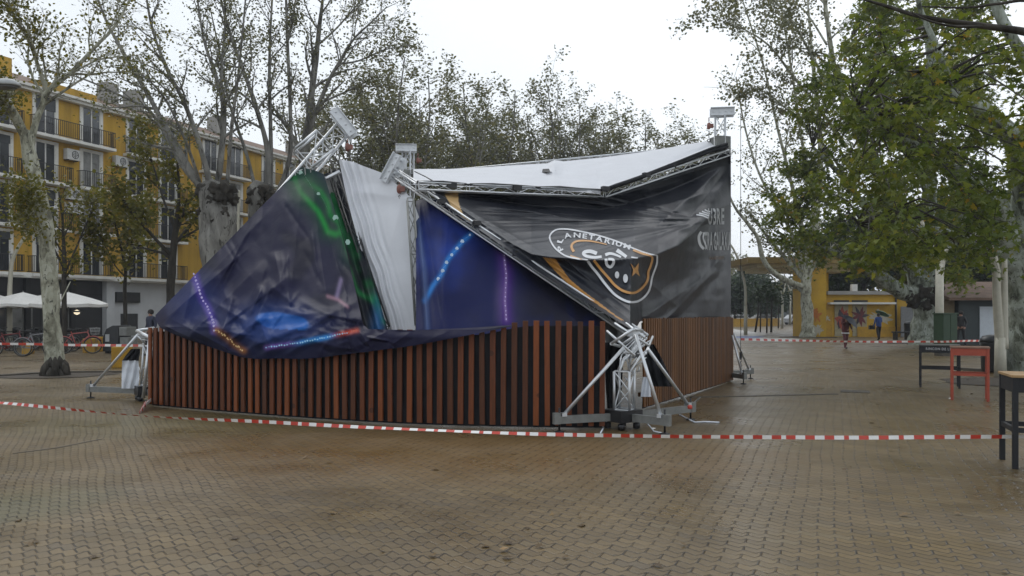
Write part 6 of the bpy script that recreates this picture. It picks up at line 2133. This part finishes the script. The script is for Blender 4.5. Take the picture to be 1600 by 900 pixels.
def clump_tree(name, label, base, limbs, clumps, bark, leafm, leaf_size, per, seed, shape=LEAF_STAR, tone=None):
    "limbs as traced; the crown is many leaf clumps (px, py, distance, radius m), each on its own branch from the nearest limb"
    base = Vector(base); base.z = 0
    o = thing(name, label, "tree", tuple(base))
    m = MB(); tw_ = MB(); rg = random.Random(seed); nodes = []
    for i, lb in enumerate(limbs):
        P = [at(a, b, c) for a, b, c, r in lb]; R_ = [r for *_, r in lb]
        if P[0].z < .3: P[0].z = -.1
        fine = smooth3(P, 6); tt = np.linspace(0, len(P) - 1, len(fine))
        rad = [float(np.interp(t, range(len(P)), R_)) for t in tt]
        if i == 0:
            for j in range(len(rad)):
                if fine[j].z < 1: rad[j] *= 1 + .3 * (1 - max(0, fine[j].z)) ** 2
        m.path(fine, rad, max(7, min(18, int(7 + rad[0] * 20))), 0, True, True, .32)
        if i: nodes += list(zip(fine, rad))
    pos, tn = [], []
    for (px, py, D_, R_) in clumps:
        c = at(px, py, D_)
        q, qr = min(nodes, key=lambda n_: (n_[0] - c).length)
        mid = q.lerp(c, .5) + Vector((rg.gauss(0, .1), rg.gauss(0, .1), .12 * (q - c).length))
        tw_.path([q, mid, c], [min(qr * .6, .05), .022, .010], 5, 0, False)
        base_t = rg.uniform(.2, .62)
        for s in range(int(5 + R_ * 6)):
            dv = Vector((rg.gauss(0, 1), rg.gauss(0, 1), rg.gauss(-.15, .8))).normalized()
            e = c + dv * R_ * rg.uniform(.5, 1.05)
            tw_.path([c, c.lerp(e, .5) + Vector((0, 0, .06)), e], [.009, .006, .004], 3, 0, False)
            for k in range(int(per * R_)):
                t = rg.random() ** .6
                p = c.lerp(e, t); sg = .10 + .10 * R_
                pos.append((p.x + rg.gauss(0, sg), p.y + rg.gauss(0, sg), p.z + rg.gauss(0, sg) - .06)); tn.append(base_t + rg.gauss(0, .1) + (.45 if rg.random() < .03 else 0))
    m.build("trunk", bark, o)
    tw_.build("twigs", M['bark_dark'], o)
    leaves("crown", pos, leaf_size, shape, leafm, o, seed, tone=tn)
    return o


def scatter_clumps(poly, n, D0, D1, r0, r1, seed):
    rg = random.Random(seed); out = []
    xs = [p[0] for p in poly]; ys = [p[1] for p in poly]
    while len(out) < n:
        x, y = rg.uniform(min(xs), max(xs)), rg.uniform(min(ys), max(ys))
        if inpoly(x, y, poly): out.append((x, y, rg.uniform(D0, D1), rg.uniform(r0, r1)))
    return out


D = 21.5
clump_tree("plane_tree", "huge mottled plane tree at the right edge with broad green leaves", gp(1625, 589),
    [[(1620, 594, D, .56), (1612, 540, D, .52), (1606, 480, D, .52), (1600, 430, D, .55), (1592, 395, D, .55), (1586, 370, D, .40)],
     [(1585, 400, D, .42), (1565, 350, D - .3, .36), (1540, 310, D - .6, .30), (1512, 285, D - .9, .24), (1480, 262, D - 1.2, .18), (1440, 235, D - 1.6, .12), (1395, 205, D - 2, .08), (1340, 170, D - 2.4, .05)],
     [(1592, 400, D, .44), (1602, 330, D - .4, .38), (1605, 270, D - .8, .34), (1590, 225, D - 1.2, .30), (1560, 195, D - 1.5, .26), (1525, 168, D - 1.8, .21), (1490, 150, D - 2, .15), (1440, 120, D - 2.2, .09), (1385, 80, D - 2.4, .05)],
     [(1575, 390, D, .26), (1540, 385, D - .2, .22), (1500, 372, D - .5, .15), (1455, 360, D - .8, .10), (1400, 352, D - 1, .06), (1340, 350, D - 1.3, .035)],
     [(1600, 290, D - .8, .26), (1640, 180, D - 1, .22), (1600, 90, D - 1.2, .16), (1560, 20, D - 1.2, .12), (1540, -40, D - 1.2, .08)],
     [(1490, 150, D - 2, .10), (1470, 90, D - 2, .08), (1440, 20, D - 2, .06), (1430, -30, D - 2, .04)]],
    scatter_clumps([(1290, 130), (1380, 40), (1450, 60), (1600, 20), (1640, 120), (1630, 330), (1560, 385), (1500, 410), (1430, 400), (1350, 395), (1290, 340), (1300, 250)], 112, 15.5, 21.5, .36, .72, 5),
    M['bark_big'], M['leaf_green'], .21, 17, 61)
D = 41.0
KT_ = clump_tree("plane_tree", "old plane with dark burred limb spreading left before the yellow kiosk", gp(1446, 538),
    [[(1446, 541, D, .68), (1446, 510, D, .60), (1444, 480, D, .62), (1440, 455, D, .70), (1436, 442, D, .55)],
     [(1438, 462, D, .46), (1412, 458, D - .5, .42), (1388, 444, D - 1, .38), (1362, 424, D - 1.5, .32), (1335, 405, D - 2, .25), (1305, 396, D - 2.4, .15), (1275, 380, D - 2.8, .08), (1240, 350, D - 3, .05)],
     [(1436, 450, D, .45), (1418, 405, D, .36), (1388, 365, D - .4, .26), (1350, 320, D - .8, .18), (1310, 270, D - 1.2, .12), (1270, 230, D - 1.6, .07)],
     [(1440, 450, D, .46), (1446, 380, D + .3, .38), (1452, 300, D + .6, .34), (1450, 200, D + 1, .30), (1455, 100, D + 1.4, .26), (1448, 20, D + 1.6, .2), (1440, -40, D + 1.8, .15)],
     [(1446, 440, D, .36), (1480, 390, D + .5, .28), (1510, 330, D + 1, .2), (1540, 260, D + 1.5, .14)],
     [(1448, 300, D + .6, .18), (1410, 220, D, .13), (1370, 140, D - .5, .09), (1330, 60, D - 1, .06)]],
    scatter_clumps([(1225, 250), (1240, 170), (1290, 60), (1380, -20), (1560, -20), (1560, 380), (1490, 440), (1450, 420), (1380, 415), (1320, 425), (1260, 415), (1232, 370), (1212, 320)], 146, 35, 43, .7, 1.2, 6) + [(1215, 300, 38, .9), (1225, 335, 38, .9), (1205, 345, 38, .7), (1240, 380, 38, .9), (1232, 262, 38, .8), (1222, 372, 38, .6), (1250, 330, 38, 1.0), (1262, 300, 38, 1.1), (1270, 395, 38, .8)],
    [M['bark_big'], M['bark_dark']][0], M['leaf_green'], .27, 19, 62)
burr(KT_, [(at(1428, 468, 40.6), .34), (at(1442, 458, 40.5), .36), (at(1456, 470, 40.5), .34), (at(1416, 460, 40.4), .28), (at(1464, 455, 40.6), .32), (at(1448, 478, 40.4), .24), (at(1462, 486, 40.5), .22), (at(1400, 452, 40.0), .22)], M['bark_dark'], 3)
# near branch crossing the top right corner, from a tree outside the frame
D = 9.5
traced_tree("plane_tree", "near dark bare branch crossing the upper right corner from outside", (10.2, D, 0),
    [[(2140, 640, D, .28), (2130, 400, D, .26), (2080, 200, D, .20), (1950, 110, D, .12), (1780, 70, D, .06), (1640, 56, D, .048), (1580, 46, D, .044), (1520, 38, D, .036), (1440, 26, D, .026), (1380, 8, D + .2, .018), (1330, -6, D + .4, .010)],
     [(1540, 41, D, .022), (1490, 41, D - .1, .016), (1450, 32, D - .2, .012), (1425, 20, D - .3, .007)],
     [(1700, 62, D, .03), (1620, 4, D + .4, .024), (1560, 6, D + .5, .018), (1510, 12, D + .6, .014), (1440, 10, D + .7, .008)],
     [(1520, 40, D, .010), (1480, 66, D + .2, .007), (1440, 88, D + .4, .005), (1380, 105, D + .5, .004), (1330, 140, D + .6, .003), (1290, 200, D + .6, .002)]],
    M['bark_dark'], M['leaf_green'], .17, spec(n=[3, 2], dens=.14, lf=1, scat=.10, ratio=.10, cap=5, t0=.5), 1, 63, LEAF_STAR, bare=(0, 3))
# background row behind the kiosk
for i, (px, D_, top, w, lf, lb) in enumerate(((1300, 72, 360, 1.3, 0, "dark tree behind the left part of the yellow kiosk roof"), (1345, 70, 330, 1.3, 1, "dark tree above the middle of the yellow kiosk roof"), (1400, 74, 340, 1.3, 0, "dark tree behind the sign end of the yellow kiosk"),
                                  (1470, 66, 300, 1.4, 1, "dark tree behind the green cabinet and forked lamp"), (1530, 60, 300, 1.4, 0, "dark tree behind the teal kiosk"), (1600, 58, 280, 1.4, 1, "dark tree at the right edge behind the giant plane"))):
    c = Vector(((px - 800) * D_ / F, D_, 0)); h = H + (490 - top) * D_ / F
    fan_tree("broadleaf_tree", lb, c, h, 3.2 * w, 71 + i, M['bark_dark'], M['leaf_dark'] if lf else M['leaf_olive'] if i == 2 else M['leaf_dark'], spec(n=[9, 5, 3], ang=(30, 75), ratio=.36, dens=.9, lf=4, scat=.45, up=0), 7, .22, .22, .42, 2, "dark trees behind the kiosks", LEAF_HEX)
# round dark trees at the far end of the walkway
for i, (px, D_, top, w, lb) in enumerate(((1150, 105, 440, 1.2, "dark round tree close beside the fence end far away"), (1172, 120, 428, 1.2, "second dark round tree from the fence end"), (1195, 112, 440, 1.1, "dark round tree in the middle of the far row"), (1212, 130, 448, 1.1, "dark round tree left of the far forked lamps"),
                                  (1238, 140, 446, 1.3, "dark tree behind the far forked lamps"), (1262, 120, 438, 1.2, "dark tree behind the slender pale plane"), (1130, 150, 395, 1.4, "tall pale crowned tree by the fence end"), (1150, 160, 400, 1.5, "tall hazy tree above the far cars"), (1285, 100, 420, 1.3, "dark tree behind the kiosk pier"))):
    c = Vector(((px - 800) * D_ / F, D_, 0)); h = H + (490 - top) * D_ / F
    pale = i in (6, 7)
    fan_tree("broadleaf_tree", lb, c, h, h * .42 * w, 91 + i, M['bark_dark'], M['leaf_thin'] if pale else M['leaf_dark'], spec(n=[8, 5, 3], ang=(30, 80), ratio=.38, dens=.4 if pale else .95, lf=4, scat=.38, up=0), 8, .24, .2, .42, 2, "trees at the far end of the walkway", LEAF_HEX)
mb = MB(); rgt = random.Random(9)
pos = []
for k in range(26000):
    a = rgt.uniform(-420, 420); d = 300 + abs(a) * .1 + rgt.uniform(0, 25)
    hh = 9 + 4 * noise.noise(Vector((a * .03, 0, 2))) + 2.5 * noise.noise(Vector((a * .15, 0, 5)))
    pos.append((a, d, rgt.random() ** .8 * hh))
o = bpy.data.objects.new("treeline", None); COL.objects.link(o); tag(o, kind='stuff', label="far dark treeline closing the horizon", cat="trees")
leaves("treeline_foliage", pos, 2.4, LEAF_HEX, M['leaf_dark'], o, 8)

# thin planted saplings and stakes along the far path
for i, (px, py, r, lb) in enumerate(((1180, 519, .09, "leaning sapling stem nearest the bowed lamp post"), (1188, 519, .06, "thin stake right of the leaning sapling"), (1198, 520, .07, "dark stake in the middle of the sapling row"), (1205, 519, .10, "thick dark sapling stem in the row"), (1216, 513, .07, "stake by the first forked lamp post"))):
    b = gp(px, py)
    o = thing("sapling", lb, "sapling", tuple(b), "staked saplings along the far path")
    m = MB(); m.path([b, b + Vector((.25 if i == 0 else .03, 0, 1.6)), b + Vector((.3 if i == 0 else .05, 0, 3.0))], [r, r * .9, r * .6], 7)
    G_ = Grow(200 + i)
    for k in range(5): G_.branch(b + Vector((.25 if i == 0 else .05, 0, 2.5 + .1 * k)), Vector((math.cos(k * 1.3), math.sin(k * 1.3), 1.0)), 1.4, .03, 1, 2, spec(n=[4, 4], lf=3, dens=.8, scat=.25), (5, 4, 3))
    m.v += []; m.build("stem", M['bark_dark'], o)
    G_.m.build("twigs", M['bark_dark'], o)
    leaves("crown", G_.tips, .26, LEAF_HEX, M['leaf_dark'], o, 300 + i)
# low yellow wall and parked cars far away
b0, b1 = Vector(((1138 - 800) * 96 / F, 96, 0)), Vector(((1216 - 800) * 104 / F, 104, 0))
m = MB(); m.bar(b0 + Vector((0, 0, .45)), b1 + Vector((0, 0, .45)), .35, .9); m.bar(b0 + Vector((0, 0, .94)), b1 + Vector((0, 0, .94)), .45, .08)
tag(m.build("low_wall", M['bollard'], None, origin=tuple(b0)), "low yellow wall before the parked cars at the far end", "wall")


def car(label, px, D_, col, rot=0.0):
    b = Vector(((px - 800) * D_ / F, D_, 0)); R = Matrix.Rotation(rot, 3, 'Z')
    o = thing("parked_car", label, "car", tuple(b), "cars parked at the far end of the walkway")
    def pr(m, prof, w, mat=0):
        n = len(prof)
        vs = [b + R @ Vector((x, y, z)) for y in (-w, w) for x, z in prof]
        m.add(vs, [tuple(range(n)), tuple(reversed(range(n, 2 * n)))] + [(i, n + i, n + (i + 1) % n, (i + 1) % n) for i in range(n)], mat)
    m = MB(); pr(m, [(-2.05, .3), (2.05, .3), (2.1, .62), (1.9, .82), (1.0, .93), (.45, 1.42), (-1.1, 1.45), (-1.8, .98), (-2.08, .9)], .84); m.build("body", plain(col[0], col[1], .25), o, bevel=.05)
    for s in (-1, 1):
        m = MB(); vs = [b + R @ Vector((x, s * .852, z)) for x, z in ((.80, .95), (.38, 1.34), (-1.0, 1.36), (-1.5, 1.0))]; m.add(vs, [(0, 1, 2, 3)]); m.build("window", M['glass'], o)
    for x in (-1.3, 1.3):
        for s in (-1, 1):
            m = MB(); m.lathe(b + R @ Vector((x, s * .78, .32)), [(.1, -.1), (.32, -.09), (.32, .09), (.1, .1)], 14, M=R @ Matrix.Rotation(math.pi / 2, 3, 'X')); m.build("wheel", M['rubber'], o)
    m = MB()
    for s in (-1, 1): m.box(b + R @ Vector((2.02, s * .6, .66)), (.1, .32, .14), M=R)
    m.build("headlights", M['print_white'], o)


for px, D_, col, lb, rot in ((1157, 112, ("white car paint", (.6, .6, .6)), "white car parked farthest left beyond the low yellow wall", .2), (1141, 116, ("silver car paint", (.35, .35, .36)), "silver car half hidden by the side fence end", .2), (1177, 116, ("silver car paint", (.35, .35, .36)), "silver car parked right of the white one", .1), (1195, 114, ("pale car paint", (.5, .5, .48)), "pale car parked behind the dark saplings", .15), (1246, 118, ("white van paint", (.55, .56, .58)), "white car parked right of the second forked lamp post", .3)):
    car(lb, px, D_, col, rot)

# fallen leaves and scraps on the paving
pos = []
rgl = random.Random(44)
for k in range(150):
    px, py = rgl.uniform(-100, 1700), 505 + 400 * rgl.random() ** 1.5
    if py < 690 and 180 < px < 1110: continue
    g_ = gp(px, py); pos.append((g_.x, g_.y, .016))
for k in range(60):
    g_ = gp(rgl.uniform(1500, 1650), rgl.uniform(575, 640)); pos.append((g_.x, g_.y, .02))
o = bpy.data.objects.new("leaf_litter", None); COL.objects.link(o); tag(o, "brown leaves fallen on the wet paving", "fallen leaves", kind='stuff')
leaves("leaf_litter_scatter", pos, .085, LEAF_STAR, M['leaf_brown'], o, 12, droop=5.0)
for i, (px, py, lb) in enumerate(((786, 862, "pale crumpled paper scrap on the paving at the bottom centre"), (1485, 624, "white paper scrap by the left leg of the red table"), (1020, 672, "white scrap near the right outrigger of the snapped mast"))):
    p = gp(px, py)
    m = MB(); rgp = random.Random(i)
    vs = [p + Vector((rgp.uniform(-.02, .02) + .028 * math.cos(a), .022 * math.sin(a), .008 + rgp.uniform(0, .022))) for a in np.linspace(0, 6.28, 8)[:-1]]
    vs.append(p + Vector((0, 0, .035))); m.add(vs, [(7, k, (k + 1) % 7) for k in range(7)])
    tag(m.build("paper_scrap", M['canvas' if i else 'plywood'], None, origin=tuple(p)), lb, "paper scrap")

# ------------------------------------------------------------------ thin haze volume added to lighten the distant trees
mb = MB()
mb.box((0, 440, 14.0), (1900, 1060, 30.0))
hz = mb.build("haze", bpy.data.materials.new("haze"))
hm_ = hz.data.materials[0]; hm_.use_nodes = True
for n_ in list(hm_.node_tree.nodes):
    if n_.type == 'BSDF_PRINCIPLED': hm_.node_tree.nodes.remove(n_)
pv = hm_.node_tree.nodes.new("ShaderNodeVolumePrincipled")
pv.inputs["Color"].default_value = (.86, .90, .96, 1)
pv.inputs["Density"].default_value = 0.0007
hm_.node_tree.links.new(pv.outputs[0], hm_.node_tree.nodes["Material Output"].inputs["Volume"])
tag(hz, kind='stuff')
